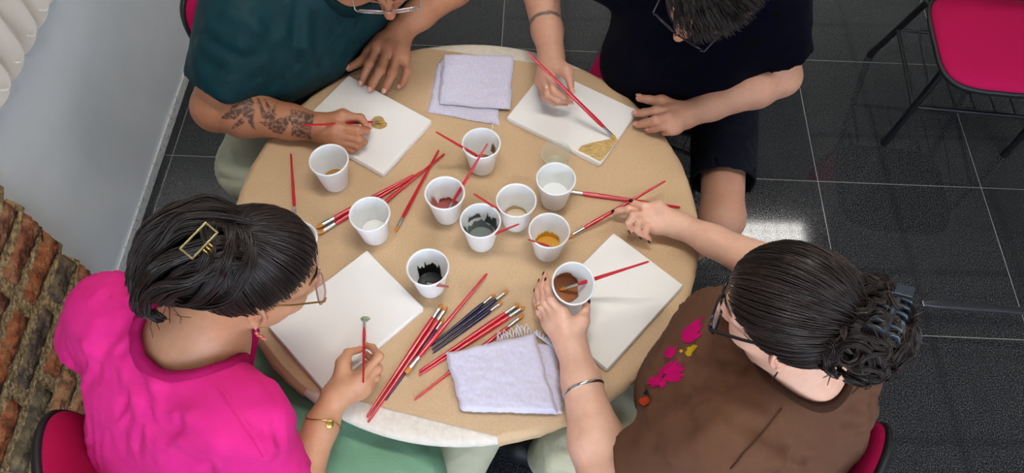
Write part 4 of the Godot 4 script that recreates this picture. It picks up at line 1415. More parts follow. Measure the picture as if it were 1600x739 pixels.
# head and neck in the frame (right, up, forward)
func head(s: SDF, c: Vector3, r: Vector3, u: Vector3, f: Vector3, k: float, warm: Array, male := false):
	s.ell(c + (u * 0.034 - f * 0.012) * k, r * 0.077 * k, u * 0.094 * k, f * 0.098 * k, 0.03)
	s.ell(c + (u * -0.03 + f * 0.026) * k, r * 0.063 * k, u * 0.086 * k, f * 0.066 * k, 0.03)
	for q: float in [-1.0, 1.0]:
		s.cap(c + (r * q * 0.052 - u * 0.05 + f * 0.0) * k, c + (r * q * 0.016 - u * 0.103 + f * 0.062) * k, 0.02 * k, (0.021 if male else 0.018) * k, 0.03)
		s.cap(c + (r * q * 0.036 - u * 0.028 + f * 0.06) * k, c + (r * q * 0.044 - u * 0.022 + f * 0.048) * k, 0.026 * k, 0.024 * k, 0.025)
		s.cap(c + (r * q * 0.014 + u * 0.024 + f * 0.088) * k, c + (r * q * 0.045 + u * 0.026 + f * 0.07) * k, 0.011 * k, 0.01 * k, 0.018)
		s.ell(c + (r * q * 0.031 + u * 0.002 + f * 0.076) * k, r * 0.015 * k, u * 0.012 * k, f * 0.013 * k, 0.012)
		s.cap(c + (r * q * 0.011 - u * 0.042 + f * 0.101) * k, c + (r * q * 0.011 - u * 0.042 + f * 0.097) * k, 0.0085 * k, 0.008 * k, 0.006)
		# ear: rim, lobe and hollow
		var e := c + (r * q * 0.078 - u * 0.002 - f * 0.01) * k
		var o := (r * q * 0.75 - f * 0.66).normalized()
		var al := (f - o * f.dot(o)).normalized()
		for n in 7:
			var a0 := lerpf(-0.5, 3.7, n / 7.0); var a1 := lerpf(-0.5, 3.7, (n + 1) / 7.0)
			s.cap(e + (al * cos(a0) * 0.014 + u * sin(a0) * 0.026 + o * 0.009) * k, e + (al * cos(a1) * 0.014 + u * sin(a1) * 0.026 + o * 0.009) * k, 0.0042 * k, 0.0042 * k, 0.003, 1 + int(q > 0))
		s.cap(e + (al * -0.012 - u * 0.014 + o * 0.008) * k, e + (al * 0.004 - u * 0.028 + o * 0.006) * k, 0.0045 * k, 0.0065 * k, 0.004, 1 + int(q > 0))
		s.ell(e + o * 0.003 * k, al * 0.013 * k, u * 0.025 * k, o * 0.005 * k, 0.004, 1 + int(q > 0))
		s.cap(e + al * 0.012 * k, e + (al * 0.013 - u * 0.008 + o * 0.006) * k, 0.005 * k, 0.005 * k, 0.004, 1 + int(q > 0))
		warm.append([e + o * 0.01, 0.035, 0.35])
	s.gk[1] = 0.006; s.gk[2] = 0.006
	s.cap(c + (u * 0.008 + f * 0.094) * k, c + (u * -0.035 + f * 0.116) * k, 0.0085 * k, 0.0125 * k, 0.014)
	s.cap(c + (r * -0.017 - u * 0.067 + f * 0.09) * k, c + (r * 0.017 - u * 0.067 + f * 0.09) * k, 0.007 * k, 0.007 * k, 0.008)
	s.cap(c + (r * -0.014 - u * 0.078 + f * 0.088) * k, c + (r * 0.014 - u * 0.078 + f * 0.088) * k, 0.008 * k, 0.008 * k, 0.007)
	s.ell(c + (u * -0.104 + f * 0.074) * k, r * 0.02 * k, u * 0.016 * k, f * 0.016 * k, 0.02)
	warm.append([c + (u * -0.035 + f * 0.116) * k, 0.03, 0.5])
	warm.append([c + (u * -0.072 + f * 0.095) * k, 0.026, 0.8])

func eyes(parent: Node3D, c: Vector3, r: Vector3, u: Vector3, f: Vector3, k: float, brow: Color):
	for q: float in [-1.0, 1.0]:
		var b := MB.new()
		b.sphere(c + (r * q * 0.031 - u * 0.004 + f * 0.0815) * k, r * 0.0105 * k, u * 0.006 * k, f * 0.008 * k, 8, 12)
		var e := part("eye", b, mat(S(236, 232, 226), 0.2), parent)
		b = MB.new()
		b.sphere(c + (r * q * 0.031 - u * 0.006 + f * 0.0865) * k, r * 0.005 * k, u * 0.0045 * k, f * 0.0035 * k, 6, 10)
		part("iris", b, mat(S(44, 28, 18), 0.15), e)
		b = MB.new()
		for i in 60:
			var t := i / 59.0
			var x := lerpf(0.012, 0.05, t)
			var y := 0.029 + 0.007 * sin(t * 2.4) + (i % 3) * 0.0016 - 0.002
			var z := 0.1 - 0.9 * x * x * 12.0
			var p := c + (r * q * x + u * y + f * z) * k
			b.tube(PackedVector3Array([p, p + (r * q * 0.007 + u * 0.003 - f * 0.001) * k]), PackedFloat32Array([0.0007, 0.0003]), 4, false)
		part("eyebrow", b, mat(brow, 0.6), parent)

# T-shirt trunk from shoulders and hips
func trunk(s: SDF, L: Vector3, Rr: Vector3, hip: Vector3, w: float, belly: float, bust := 0.0):
	var sh := (L + Rr) * 0.5
	var r := (Rr - L).normalized()
	var t := (sh - hip).normalized()
	var f := t.cross(r).normalized()
	var hl := (Rr - L).length() * 0.5
	s.cap(L + r * 0.035, Rr - r * 0.035, 0.07 * w, 0.07 * w, 0.05)
	s.cap(sh - t * 0.1 - r * (hl - 0.105), sh - t * 0.1 + r * (hl - 0.105), 0.105 * w, 0.105 * w, 0.06)
	s.cap(sh - t * 0.22 - r * (hl - 0.12) + f * 0.01, sh - t * 0.22 + r * (hl - 0.12) + f * 0.01, 0.11 * w, 0.11 * w, 0.06)
	var dn := (sh - hip).length()
	s.cap(sh.lerp(hip, 0.72) - r * 0.075 + f * belly, sh.lerp(hip, 0.72) + r * 0.075 + f * belly, 0.115 * w, 0.115 * w, 0.07)
	s.cap(hip - r * 0.085, hip + r * 0.085, 0.125 * w, 0.125 * w, 0.06)
	if bust > 0.0:
		for q: float in [-1.0, 1.0]:
			s.ell(sh - t * 0.17 + f * 0.095 + r * q * 0.085, r * 0.08 * bust, t * 0.085 * bust, f * 0.075 * bust, 0.05)
	return [sh, r, t, f]

func trapezius(s: SDF, L: Vector3, Rr: Vector3, nb: Vector3):
	s.cap(L.lerp(Rr, 0.16) + Vector3(0, 0.012, 0), nb, 0.055, 0.06, 0.05)
	s.cap(Rr.lerp(L, 0.16) + Vector3(0, 0.012, 0), nb, 0.055, 0.06, 0.05)

# ring of ribbed cloth where the shirt ends round the neck
func collar(parent: Node3D, s: SDF, nb: Vector3, ax: Vector3, rad: float, width: float, m: Material, col: Color, rx := 1.0, fdir := Vector3.ZERO):
	var a := ax.cross(Vector3(0.2, 0.1, 0.97)).normalized()
	if fdir != Vector3.ZERO: a = (fdir - ax * fdir.dot(ax)).normalized()
	var bb := a.cross(ax).normalized()
	var rows := []
	var N := 64
	for i in N + 1:
		var w := TAU * i / N
		var e := a * cos(w) * rx + bb * sin(w)
		var row := []
		for k in 6:
			var rr := rad + width * k / 5.0
			var o := nb + e * rr + ax * 0.16
			var hit := s.trace(o, -ax, 0.5)
			if hit == Vector3.INF: hit = nb + e * rr
			var dome := sin(PI * (k / 5.0) * 0.92 + 0.08)
			row.append(hit + s.grad(hit) * (0.0006 + 0.0034 * dome + maxf(lift(hit), -0.002)))
		rows.append(row)
	var b := MB.new()
	b.col = lin(col)
	b.sheet(rows)
	b.sheet(rows, true)
	return part("collar", b, m, parent)

# stitched seam drawn over the cloth through photograph pixels
func seam(parent: Node3D, s: SDF, px: Array, r: float, m: Material, col: Color, off := 0.0):
	var pts := PackedVector3Array(); var rr := PackedFloat32Array()
	for i in px.size() - 1:
		for k in 8:
			var q: Vector2 = px[i].lerp(px[i + 1], k / 8.0)
			var h := s.trace(CAM_AT, ray(q.x, q.y))
			if h != Vector3.INF: pts.append(h + s.grad(h) * (off + lift(h))); rr.append(r)
	if pts.size() > 2:
		var b := MB.new()
		b.col = lin(col)
		b.tube(pts, rr, 6)
		part("seam", b, m, parent)

# raised cloth folds traced through pixels
func folds(s: SDF, list: Array, r := 0.009, k := 0.02, sink := 0.5):
	var add := []
	for q in list:
		var p := []
		for i in range(0, q.size()):
			var h := s.trace(CAM_AT, ray(q[i].x, q[i].y))
			if h != Vector3.INF: p.append(h - s.grad(h) * r * sink)
		add.append(p)
	for p in add:
		for i in range(0, p.size() - 1):
			var r0 := r * (0.35 if i == 0 else 1.0); var r1 := r * (0.35 if i == p.size() - 2 else 1.0)
			s.cap(p[i], p[i + 1], r0, r1, k)

# trouser leg: hip, knee, ankle
func leg(s: SDF, hip: Vector3, knee: Vector3, ankle: Vector3, r0: float, r1: float, r2: float, g := 0):
	s.cap(hip, knee, r0, r1, 0.04, g)
	s.cap(knee, ankle, r1, r2, 0.03, g)

func shoe(parent: Node3D, ankle: Vector3, dir: Vector3, m: Material):
	var s := SDF.new()
	var d := Vector3(dir.x, 0, dir.z).normalized()
	var a := Vector3(ankle.x, 0.0, ankle.z)
	s.cap(a + Vector3(0, 0.05, 0) - d * 0.03, a + Vector3(0, 0.045, 0) + d * 0.1, 0.042, 0.04, 0.02)
	s.cap(a + Vector3(0, 0.04, 0) + d * 0.1, a + Vector3(0, 0.034, 0) + d * 0.17, 0.04, 0.034, 0.02)
	s.cap(a + Vector3(0, 0.06, 0), ankle + Vector3(0, 0.02, 0), 0.045, 0.045, 0.02)
	s.cap(a + Vector3(0, -0.05, 0) - d * 0.2, a + Vector3(0, -0.05, 0) + d * 0.3, 0.05, 0.05, 0.004, -1)
	var b := MB.new()
	s.build(b, 0.008, cloth_tint(Color.WHITE, 0.0))
	part("shoe", b, m, parent)

var cur_push = null
func lift(p: Vector3) -> float:
	return float(cur_push.call(p, Vector3.UP)) if cur_push != null else 0.0

func skin_mat(rough := 0.5) -> StandardMaterial3D:
	var m := mat(Color.WHITE, rough)
	m.vertex_color_use_as_albedo = true
	m.subsurf_scatter_enabled = true; m.subsurf_scatter_strength = 0.12
	if not M.has("pores"): M.pores = noise_tex(0.12, Color(), Color(), 91, FastNoiseLite.TYPE_SIMPLEX, 3, [], true, 256, 3.0)
	return grain(m, null, M.pores, 9.0, 0.22)

func cloth_mat(rough := 0.9, nsc := 0.4, per_m := 16.0, rim := 0.15) -> StandardMaterial3D:
	var m := mat(Color.WHITE, rough)
	m.vertex_color_use_as_albedo = true
	m.metallic_specular = 0.2
	m.rim_enabled = rim > 0.0; m.rim = rim
	return grain(m, null, weave(), per_m, nsc)

func frame_of(f: Vector3, roll := 0.0) -> Array:      # right, up, forward of a head
	f = f.normalized()
	var u := (Vector3.UP - f * f.y).normalized()
	var r := f.cross(u).normalized()
	if roll != 0.0:
		var u2 := u.rotated(f, roll)
		r = f.cross(u2).normalized(); u = u2
	return [r, u, f]

# spectacles: rounded lenses, bridge, temples
func glasses(parent: Node3D, c: Vector3, r: Vector3, u: Vector3, f: Vector3, k: float, fm: Material, rim: float, lw: float, lh: float, drop := 0.0, temple: Material = null):
	var b := MB.new()
	var ce := []
	for q: float in [-1.0, 1.0]:
		var o := c + (r * q * 0.034 - u * (0.006 + drop) + f * 0.112) * k
		ce.append(o)
		var wrap := (r - f * 0.10 * q).normalized()
		var pts := PackedVector3Array(); var rr := PackedFloat32Array()
		for i in 29:
			var a := TAU * i / 28.0
			var x := signf(cos(a)) * pow(absf(cos(a)), 0.62) * lw; var y := signf(sin(a)) * pow(absf(sin(a)), 0.62) * lh * (1.0 if sin(a) > 0 else 0.96)
			pts.append(o + (wrap * x + u * y) * k); rr.append(rim)
		b.tube(pts, rr, 7, false)
	var br := c + (-u * (drop - 0.004) + f * 0.118) * k
	b.tube(PackedVector3Array([ce[0] + (r * (lw - 0.001) + u * 0.006) * k, br, ce[1] + (-r * (lw - 0.001) + u * 0.006) * k]), PackedFloat32Array([rim, rim, rim]), 7)
	var g := part("glasses", b, fm, parent)
	for q: float in [-1.0, 1.0]:
		b = MB.new()
		var o: Vector3 = ce[0] if q < 0 else ce[1]
		var h := o + (r * q * (lw + 0.002) + u * lh * 0.45 - f * 0.004) * k
		var e := c + (r * q * 0.081 + u * 0.026 - f * 0.012) * k
		b.tube(PackedVector3Array([o + (r * q * (lw - 0.001) + u * lh * 0.5) * k, h + r * q * 0.004, h.lerp(e, 0.5) + r * q * 0.004, e, e + (-u * 0.022 - f * 0.02) * k]), PackedFloat32Array([rim * 1.1, rim * 1.2, rim, rim, rim * 0.9]), 7, true, u, 1.0)
		part("temple", b, temple if temple else fm, g)
		b = MB.new()
		var lp := PackedVector2Array()
		for i in 24:
			var a := TAU * i / 24.0
			lp.append(Vector2(signf(cos(a)) * pow(absf(cos(a)), 0.62) * lw, signf(sin(a)) * pow(absf(sin(a)), 0.62) * lh) * k)
		b.prism(o, (r - f * 0.10 * q).normalized(), u, f, lp, 0.0012)
		part("lens", b, M.lens, g)
	return g

func person_mats():
	M.skin = skin_mat()
	M.cotton = cloth_mat(0.92, 0.4, 16.0, 0.03)
	M.jersey = cloth_mat(0.5, 0.2, 18.0, 0.0)
	M.jersey.metallic_specular = 0.25
	M.rough_cloth = cloth_mat(0.95, 0.7, 9.0, 0.03)
	M.nail_skin = mat(S(214, 160, 146), 0.3)
	M.nail_dark = mat(S(30, 18, 24), 0.15)
	M.gold = mat(S(212, 176, 96), 0.25, 1.0)
	M.silver = mat(S(206, 204, 200), 0.2, 1.0)
	M.rose_frame = mat(S(168, 128, 118), 0.25)
	M.lens = mat(Color(0.92, 0.95, 0.96, 0.10), 0.02); M.lens.transparency = BaseMaterial3D.TRANSPARENCY_ALPHA
	M.hair = mat(S(32, 24, 22), 0.36)
	M.hair_base = mat(S(22, 17, 16), 0.6)
	M.shoe = mat(S(24, 22, 24), 0.5)

# ---- woman in the pink T-shirt ----
func person_pink():
	var t := thing("person", Vector3(-0.55, 0, 0.6), "person in a bright pink T-shirt and mint trousers painting, dark hair pinned up", "person", "painters round the table")
	var L := P(172, 487, 0.965); var Rr := P(385, 663, 0.965)
	var hip := Vector3(-0.66, 0.56, 0.66)
	var c := P(398, 428, 1.125)
	var fr := frame_of(Vector3(0.78, -0.46, -0.34)); var r: Vector3 = fr[0]; var u: Vector3 = fr[1]; var f: Vector3 = fr[2]
	var nb := P(306, 524, 1.0)
	var warm := []; var nails := []
	var tint := skin_tint(S(192, 140, 106), warm)
	# head and neck
	var b := MB.new()
	var s := SDF.new()
	head(s, c, r, u, f, 1.03, warm)
	s.cap(c - u * 0.045 - f * 0.04, nb - Vector3(0, 0.01, 0), 0.054, 0.06, 0.04)
	s.cap(nb - Vector3(0, 0.03, 0), (L + Rr) * 0.5 - Vector3(0, 0.045, 0), 0.085, 0.10, 0.05)
	s.cap(nb - Vector3(0, 0.02, 0), L.lerp(Rr, 0.26) - Vector3(0, 0.012, 0), 0.06, 0.052, 0.05)
	s.cap(nb - Vector3(0, 0.02, 0), Rr.lerp(L, 0.26) - Vector3(0, 0.012, 0), 0.06, 0.052, 0.05)
	s.build(b, 0.005, tint)
	# right arm and hand with the brush
	s = SDF.new()
	var el := P(446, 800, 0.735); var wr := P(521, 622, 0.800)
	s.cap(Rr.lerp(el, 0.45), el, 0.048, 0.044, 0.02)
	forearm(s, el, wr, 0.043, 0.0275)
	var o := Vector2(460, 470); var z := 2.744
	hand(s, wr, 0.027, [
		Z(o, z, [[285, 325, 0.822], [362, 238, 0.832], [335, 200, 0.818], [303, 190, 0.806]]),
		Z(o, z, [[300, 350, 0.808], [358, 290, 0.812], [335, 248, 0.797], [308, 232, 0.785]]),
		Z(o, z, [[305, 372, 0.793], [350, 325, 0.793], [332, 285, 0.780], [306, 272, 0.774]]),
		Z(o, z, [[290, 390, 0.782], [330, 358, 0.778], [318, 325, 0.773], [296, 310, 0.772]])],
		Z(o, z, [[195, 345, 0.805], [210, 268, 0.822], [228, 222, 0.824], [284, 208, 0.812]]), 0.0088, warm, nails, 1)
	s.build(b, 0.004, tint)
	# left arm, forearm resting towards the table under her face
	s = SDF.new()
	var el2 := P(152, 548, 0.75); var wr2 := P(385, 432, 0.775)
	s.cap(L.lerp(el2, 0.5), el2, 0.048, 0.044, 0.02)
	forearm(s, el2, wr2, 0.042, 0.027)
	var fd := (P(440, 405, 0.775) - wr2).normalized(); var sd := fd.cross(Vector3.UP).normalized()
	var ff := []
	for i in 4:
		var m := wr2 + fd * 0.085 + sd * (-0.03 + 0.02 * i) + Vector3(0, 0.004, 0)
		ff.append([m, m + fd * 0.035 + Vector3(0, 0.006, 0), m + fd * 0.058 - Vector3(0, 0.004, 0), m + fd * 0.073 - Vector3(0, 0.016, 0)])
	hand(s, wr2, 0.026, ff, [wr2 + fd * 0.03 - sd * 0.025, wr2 + fd * 0.05 - sd * 0.045, wr2 + fd * 0.075 - sd * 0.05, wr2 + fd * 0.098 - sd * 0.045], 0.0085, warm, nails, 1)
	s.build(b, 0.005, tint)
	part("body", b, M.skin, t)
	for q in nails: nail_part(t, q, M.nail_skin)
	# T-shirt
	s = SDF.new()
	var ax := (c - u * 0.05 - f * 0.04 - nb).normalized()
	var fo: Array = trunk(s, L, Rr, hip, 1.02, 0.03, 0.95)
	trapezius(s, L, Rr, nb - Vector3(0, 0.012, 0))
	var h1 := Rr.lerp(el, 0.62); var d1 := (el - Rr).normalized()
	s.cap(Rr, h1 + d1 * 0.03, 0.074, 0.079, 0.03, 1); s.cut[1] = [h1, d1]; s.gk[1] = 0.05
	var h2 := L.lerp(el2, 0.72); var d2 := (el2 - L).normalized()
	s.cap(L, h2 + d2 * 0.03, 0.075, 0.085, 0.03, 2); s.cut[2] = [h2, d2]; s.gk[2] = 0.05
	s.cap(L, P(112, 536, 0.86), 0.055, 0.02, 0.03, 2)
	folds(s, [[Vector2(410, 640), Vector2(435, 655), Vector2(452, 652)], [Vector2(395, 600), Vector2(430, 640), Vector2(450, 660)], [Vector2(380, 690), Vector2(410, 700), Vector2(440, 690)],
		[Vector2(180, 560), Vector2(215, 620), Vector2(230, 680)], [Vector2(215, 540), Vector2(245, 600), Vector2(255, 660)], [Vector2(240, 700), Vector2(290, 690), Vector2(340, 700)],
		[Vector2(150, 505), Vector2(140, 540), Vector2(160, 575)], [Vector2(250, 640), Vector2(300, 650), Vector2(330, 680)], [Vector2(395, 560), Vector2(425, 600), Vector2(440, 640)]], 0.009, 0.024)
	var axn := (ax + Vector3.UP * 1.0).normalized()
	s.cap(nb - axn * 0.06, nb + axn * 0.16, 0.087, 0.10, 0.012, -1)
	s.cap(h1 - d1 * 0.02, el, 0.066, 0.07, 0.008, -1)
	s.cap(h2 - d2 * 0.02, el2, 0.068, 0.075, 0.008, -1)
	b = MB.new()
	var pink := S(221, 46, 132)
	cur_push = fold_push(Vector3(0.3, 0.8, -0.4), 0.010, 0.055, 3.5, 4)
	s.build(b, 0.0075, cloth_tint(pink, 0.05), cur_push)
	var shirt := part("t_shirt", b, M.cotton, t)
	shirt.set_meta("label", "bright pink cotton T-shirt")
	collar(shirt, s, nb, axn, 0.089, 0.022, M.cotton, pink)
	seam(shirt, s, [Vector2(338, 606), Vector2(365, 645), Vector2(395, 690), Vector2(412, 716)], 0.0014, M.cotton, pink, 0.0004)
	seam(shirt, s, [Vector2(344, 602), Vector2(371, 641), Vector2(401, 686), Vector2(418, 712)], 0.0009, M.cotton, S(236, 60, 150), 0.0003)
	# trousers
	s = SDF.new()
	var kr := Vector3(-0.12, 0.56, 0.60); var kl := Vector3(-0.36, 0.56, 0.26)
	s.cap(hip + Vector3(-0.02, -0.02, -0.08), hip + Vector3(0.06, -0.02, 0.06), 0.125, 0.125, 0.05)
	s.cap(Vector3(-0.47, 0.57, 0.63), Vector3(-0.13, 0.575, 0.60), 0.115, 0.10, 0.05)
	s.cap(Vector3(-0.5, 0.57, 0.5), Vector3(-0.14, 0.57, 0.46), 0.11, 0.10, 0.06)
	leg(s, hip + Vector3(0.09, -0.02, 0.07), kr, Vector3(-0.16, 0.10, 0.50), 0.1, 0.085, 0.075)
	leg(s, hip + Vector3(0.0, -0.02, -0.09), kl, Vector3(-0.34, 0.10, 0.14), 0.1, 0.08, 0.075)
	b = MB.new()
	s.build(b, 0.012, cloth_tint(S(122, 164, 134), 0.05), fold_push(Vector3(0.9, 0.1, -0.2), 0.007, 0.07, 4.0, 14))
	part("trousers", b, M.rough_cloth, t)
	shoe(t, Vector3(-0.16, 0.1, 0.50), Vector3(0.8, 0, -0.5), M.shoe); shoe(t, Vector3(-0.34, 0.1, 0.14), Vector3(0.8, 0, -0.5), M.shoe)
	eyes(t, c, r, u, f, 1.03, S(34, 26, 22))
	glasses(t, c, r, u, f, 1.03, M.rose_frame, 0.0016, 0.027, 0.021, 0.006, M.gold)
	# dangling earring
	b = MB.new()
	var e0 := c + r * 0.088 - u * 0.034 - f * 0.014
	b.tube(PackedVector3Array([e0, e0 - Vector3(0, 0.022, 0)]), PackedFloat32Array([0.0012, 0.0012]), 6)
	for i in 5: b.sphere(e0 + Vector3(0.002 * i - 0.002, -0.026 - 0.006 * i, 0.0015 * (i % 2)), Vector3(0.0045, 0, 0), Vector3(0, 0.0042, 0), Vector3(0, 0, 0.003), 5, 8)
	part("earring", b, mat(S(214, 128, 104), 0.3, 0.6), t)
	# thin gold bracelet with a disc
	b = MB.new()
	var bc := el.lerp(wr, 0.80); var ad := (wr - el).normalized()
	var pa := ad.cross(Vector3.UP).normalized(); var pb := pa.cross(ad).normalized()
	var pts := PackedVector3Array(); var rr := PackedFloat32Array()
	for i in 33:
		var w := TAU * i / 32.0
		pts.append(bc + (pa * cos(w) + pb * sin(w)) * 0.0385 + ad * 0.006 * sin(w * 2.0)); rr.append(0.0011)
	b.tube(pts, rr, 5, false)
	var br := part("bracelet", b, M.gold, t)
	b = MB.new()
	var dp := bc + (pa * 0.62 + pb * 0.78) * 0.0395
	b.sphere(dp, ad * 0.009, (pa * 0.62 + pb * 0.78) * 0.0015, ad.cross(pa * 0.62 + pb * 0.78) * 0.008, 6, 14)
	part("disc", b, M.gold, br)
	hair_pink(t, c, r, u, f, 1.03)
	# her brush, tip on the canvas
	brush(P(567.6, 598, 0.872), P(569.5, 497, CAN + 0.001), 0.0042, M.brush_red, "red paintbrush held upright by the person in pink", "", true, 0.026, 0.012, mat(S(140, 156, 110), 0.4))

# ---- woman in the brown T-shirt ----
func person_brown():
	var t := thing("person", Vector3(0.7, 0, 0.65), "person in a brown flowered T-shirt holding a cup, curly dark bun and black glasses", "person", "painters round the table")
	var L := P(1122, 702, 0.965); var Rr := P(1340, 520, 0.955)
	var hip := Vector3(0.73, 0.56, 0.66)
	var c := P(1232, 492, 1.125)
	var fr := frame_of(Vector3(-0.80, -0.36, -0.44)); var r: Vector3 = fr[0]; var u: Vector3 = fr[1]; var f: Vector3 = fr[2]
	var nb := P(1250, 572, 1.0)
	var warm := []; var nails := []
	var tint := skin_tint(S(226, 178, 152), warm)
	var b := MB.new()
	var s := SDF.new()
	head(s, c, r, u, f, 1.05, warm)
	s.cap(c - u * 0.045 - f * 0.04, nb - Vector3(0, 0.01, 0), 0.056, 0.062, 0.04)
	s.cap(nb, (L + Rr) * 0.5 - Vector3(0, 0.03, 0), 0.07, 0.09, 0.05)
	s.cap(nb - Vector3(0, 0.015, 0), L.lerp(Rr, 0.3) - Vector3(0, 0.02, 0), 0.055, 0.05, 0.04)
	s.cap(nb - Vector3(0, 0.015, 0), Rr.lerp(L, 0.3) - Vector3(0, 0.02, 0), 0.055, 0.05, 0.04)
	s.build(b, 0.005, tint)
	# left arm: hand round the cup
	s = SDF.new()
	var el := P(948, 752, 0.80); var wr := P(896, 548, 0.802)
	s.cap(L.lerp(el, 0.5), el, 0.056, 0.053, 0.02)
	forearm(s, el, wr, 0.053, 0.0335)
	var o := Vector2(820, 390); var z := 2.955
	hand(s, wr, 0.033, [
		Z(o, z, [[172, 290, 0.834], [122, 232, 0.842], [106, 182, 0.830], [104, 146, 0.820]]),
		Z(o, z, [[143, 308, 0.820], [94, 238, 0.826], [84, 170, 0.818], [96, 118, 0.808]]),
		Z(o, z, [[120, 325, 0.806], [74, 255, 0.808], [64, 195, 0.800], [74, 150, 0.792]]),
		Z(o, z, [[106, 345, 0.790], [66, 285, 0.788], [53, 232, 0.782], [53, 192, 0.776]])],
		Z(o, z, [[222, 410, 0.812], [265, 330, 0.826], [282, 280, 0.830], [284, 244, 0.828]]), 0.0092, warm, nails, 1)
	s.build(b, 0.004, tint)
	# right arm reaching, hand turned up with a brush between thumb and finger
	s = SDF.new()
	var el2 := P(1262, 446, 0.85); var wr2 := P(1066, 354, 0.792)
	s.cap(Rr.lerp(el2, 0.4), el2, 0.055, 0.05, 0.02)
	forearm(s, el2, wr2, 0.048, 0.030)
	o = Vector2(960, 270); z = 6.159
	hand(s, wr2, 0.029, [
		Z(o, z, [[300, 370, 0.800], [140, 352, 0.804], [55, 362, 0.790], [0, 378, 0.779]]),
		Z(o, z, [[318, 410, 0.808], [185, 415, 0.822], [138, 480, 0.812], [160, 552, 0.796]]),
		Z(o, z, [[345, 470, 0.803], [235, 480, 0.818], [222, 550, 0.806], [262, 606, 0.792]]),
		Z(o, z, [[390, 530, 0.796], [312, 540, 0.810], [300, 600, 0.798], [338, 645, 0.787]])],
		Z(o, z, [[560, 440, 0.808], [425, 335, 0.822], [280, 318, 0.820], [170, 288, 0.806]]), 0.0088, warm, nails, 1)
	s.build(b, 0.004, tint)
	part("body", b, M.skin, t)
	for q in nails: nail_part(t, q, M.nail_dark)
	# T-shirt
	s = SDF.new()
	var ax := (c - u * 0.05 - f * 0.04 - nb).normalized()
	trunk(s, L, Rr, hip, 1.02, 0.05)
	var ch := P(1085, 575, 0.87)          # chest leaning over the rim
	s.cap(ch + Vector3(-0.02, 0.01, 0.07), ch + Vector3(0.06, 0.01, -0.07), 0.10, 0.10, 0.06)
	s.cap(ch + Vector3(0.02, -0.11, 0.02), hip + Vector3(-0.08, 0.08, -0.05), 0.125, 0.13, 0.07)
	s.cap(ch + Vector3(0.05, 0.05, 0.0), nb - Vector3(0, 0.10, 0), 0.085, 0.10, 0.06)
	s.cap(L + Vector3(0.03, -0.05, -0.01), ch + Vector3(0.02, 0.0, 0.06), 0.07, 0.08, 0.05)
	trapezius(s, L, Rr, nb - Vector3(0, 0.012, 0))
	var h1 := L.lerp(el, 0.70); var d1 := (el - L).normalized()
	s.cap(L, h1 + d1 * 0.03, 0.082, 0.085, 0.03, 1); s.cut[1] = [h1, d1]; s.gk[1] = 0.05
	var h2 := Rr.lerp(el2, 0.6); var d2 := (el2 - Rr).normalized()
	s.cap(Rr, h2 + d2 * 0.03, 0.08, 0.078, 0.03, 2); s.cut[2] = [h2, d2]; s.gk[2] = 0.05
	folds(s, [[Vector2(1032, 665), Vector2(1048, 660), Vector2(1090, 690), Vector2(1130, 728)], [Vector2(1010, 690), Vector2(1060, 710), Vector2(1100, 735)], [Vector2(1060, 640), Vector2(1120, 660), Vector2(1160, 690)],
		[Vector2(1090, 620), Vector2(1150, 640), Vector2(1190, 650)], [Vector2(1180, 700), Vector2(1210, 720), Vector2(1250, 730)], [Vector2(1010, 640), Vector2(1030, 650), Vector2(1050, 668)]], 0.009, 0.024)
	var axn := (ax + Vector3.UP * 1.5).normalized()
	s.cap(nb - axn * 0.05, nb + axn * 0.16, 0.076, 0.088, 0.010, -1)
	s.cap(h1 - d1 * 0.015, el, 0.066, 0.07, 0.006, -1)
	s.cap(h2 - d2 * 0.015, el2, 0.062, 0.066, 0.006, -1)
	b = MB.new()
	var br := S(97, 68, 52)
	cur_push = fold_push(Vector3(-0.5, 0.5, 0.3), 0.011, 0.06, 3.5, 24)
	s.build(b, 0.0075, cloth_tint(br, 0.06), cur_push)
	var shirt := part("t_shirt", b, M.cotton, t)
	shirt.set_meta("label", "brown T-shirt printed with pink flowers")
	collar(shirt, s, nb, axn, 0.078, 0.016, M.cotton, br.darkened(0.1))
	seam(shirt, s, [Vector2(1222, 638), Vector2(1195, 672), Vector2(1165, 706), Vector2(1138, 737)], 0.0018, M.cotton, br.darkened(0.2), 0.0003)
	shirt_prints(shirt, s)
	# trousers, cream
	s = SDF.new()
	var k1 := P(905, 705, 0.56); var k2 := Vector3(0.33, 0.55, 0.20)
	s.cap(hip + Vector3(-0.04, -0.02, 0.06), hip + Vector3(0.04, -0.02, -0.07), 0.13, 0.13, 0.05)
	leg(s, hip + Vector3(-0.06, -0.02, 0.07), k1, Vector3(0.24, 0.10, 0.42), 0.105, 0.085, 0.07)
	k2 = Vector3(0.10, 0.45, 0.27)
	var an := P(676, 776, 0.38)
	leg(s, hip + Vector3(0.04, -0.02, -0.08), k2, an, 0.105, 0.09, 0.088)
	b = MB.new()
	s.cap(an, Vector3(an.x - 0.02, 0.12, an.z + 0.12), 0.085, 0.07, 0.03)
	s.build(b, 0.012, cloth_tint(S(206, 202, 172), 0.05), fold_push(Vector3(-0.6, 0.6, 0.1), 0.006, 0.05, 4.0, 34))
	part("trousers", b, M.rough_cloth, t)
	shoe(t, Vector3(0.24, 0.1, 0.42), Vector3(-0.7, 0, -0.3), M.shoe); shoe(t, Vector3(an.x - 0.02, 0.1, an.z + 0.12), Vector3(-0.7, 0, 0.3), M.shoe)
	eyes(t, c, r, u, f, 1.05, S(34, 26, 22))
	glasses(t, c, r, u, f, 1.05, M.black_gloss, 0.0030, 0.029, 0.022, 0.004)
	b = MB.new()
	var e0 := c - r * 0.09 - u * 0.036 - f * 0.012
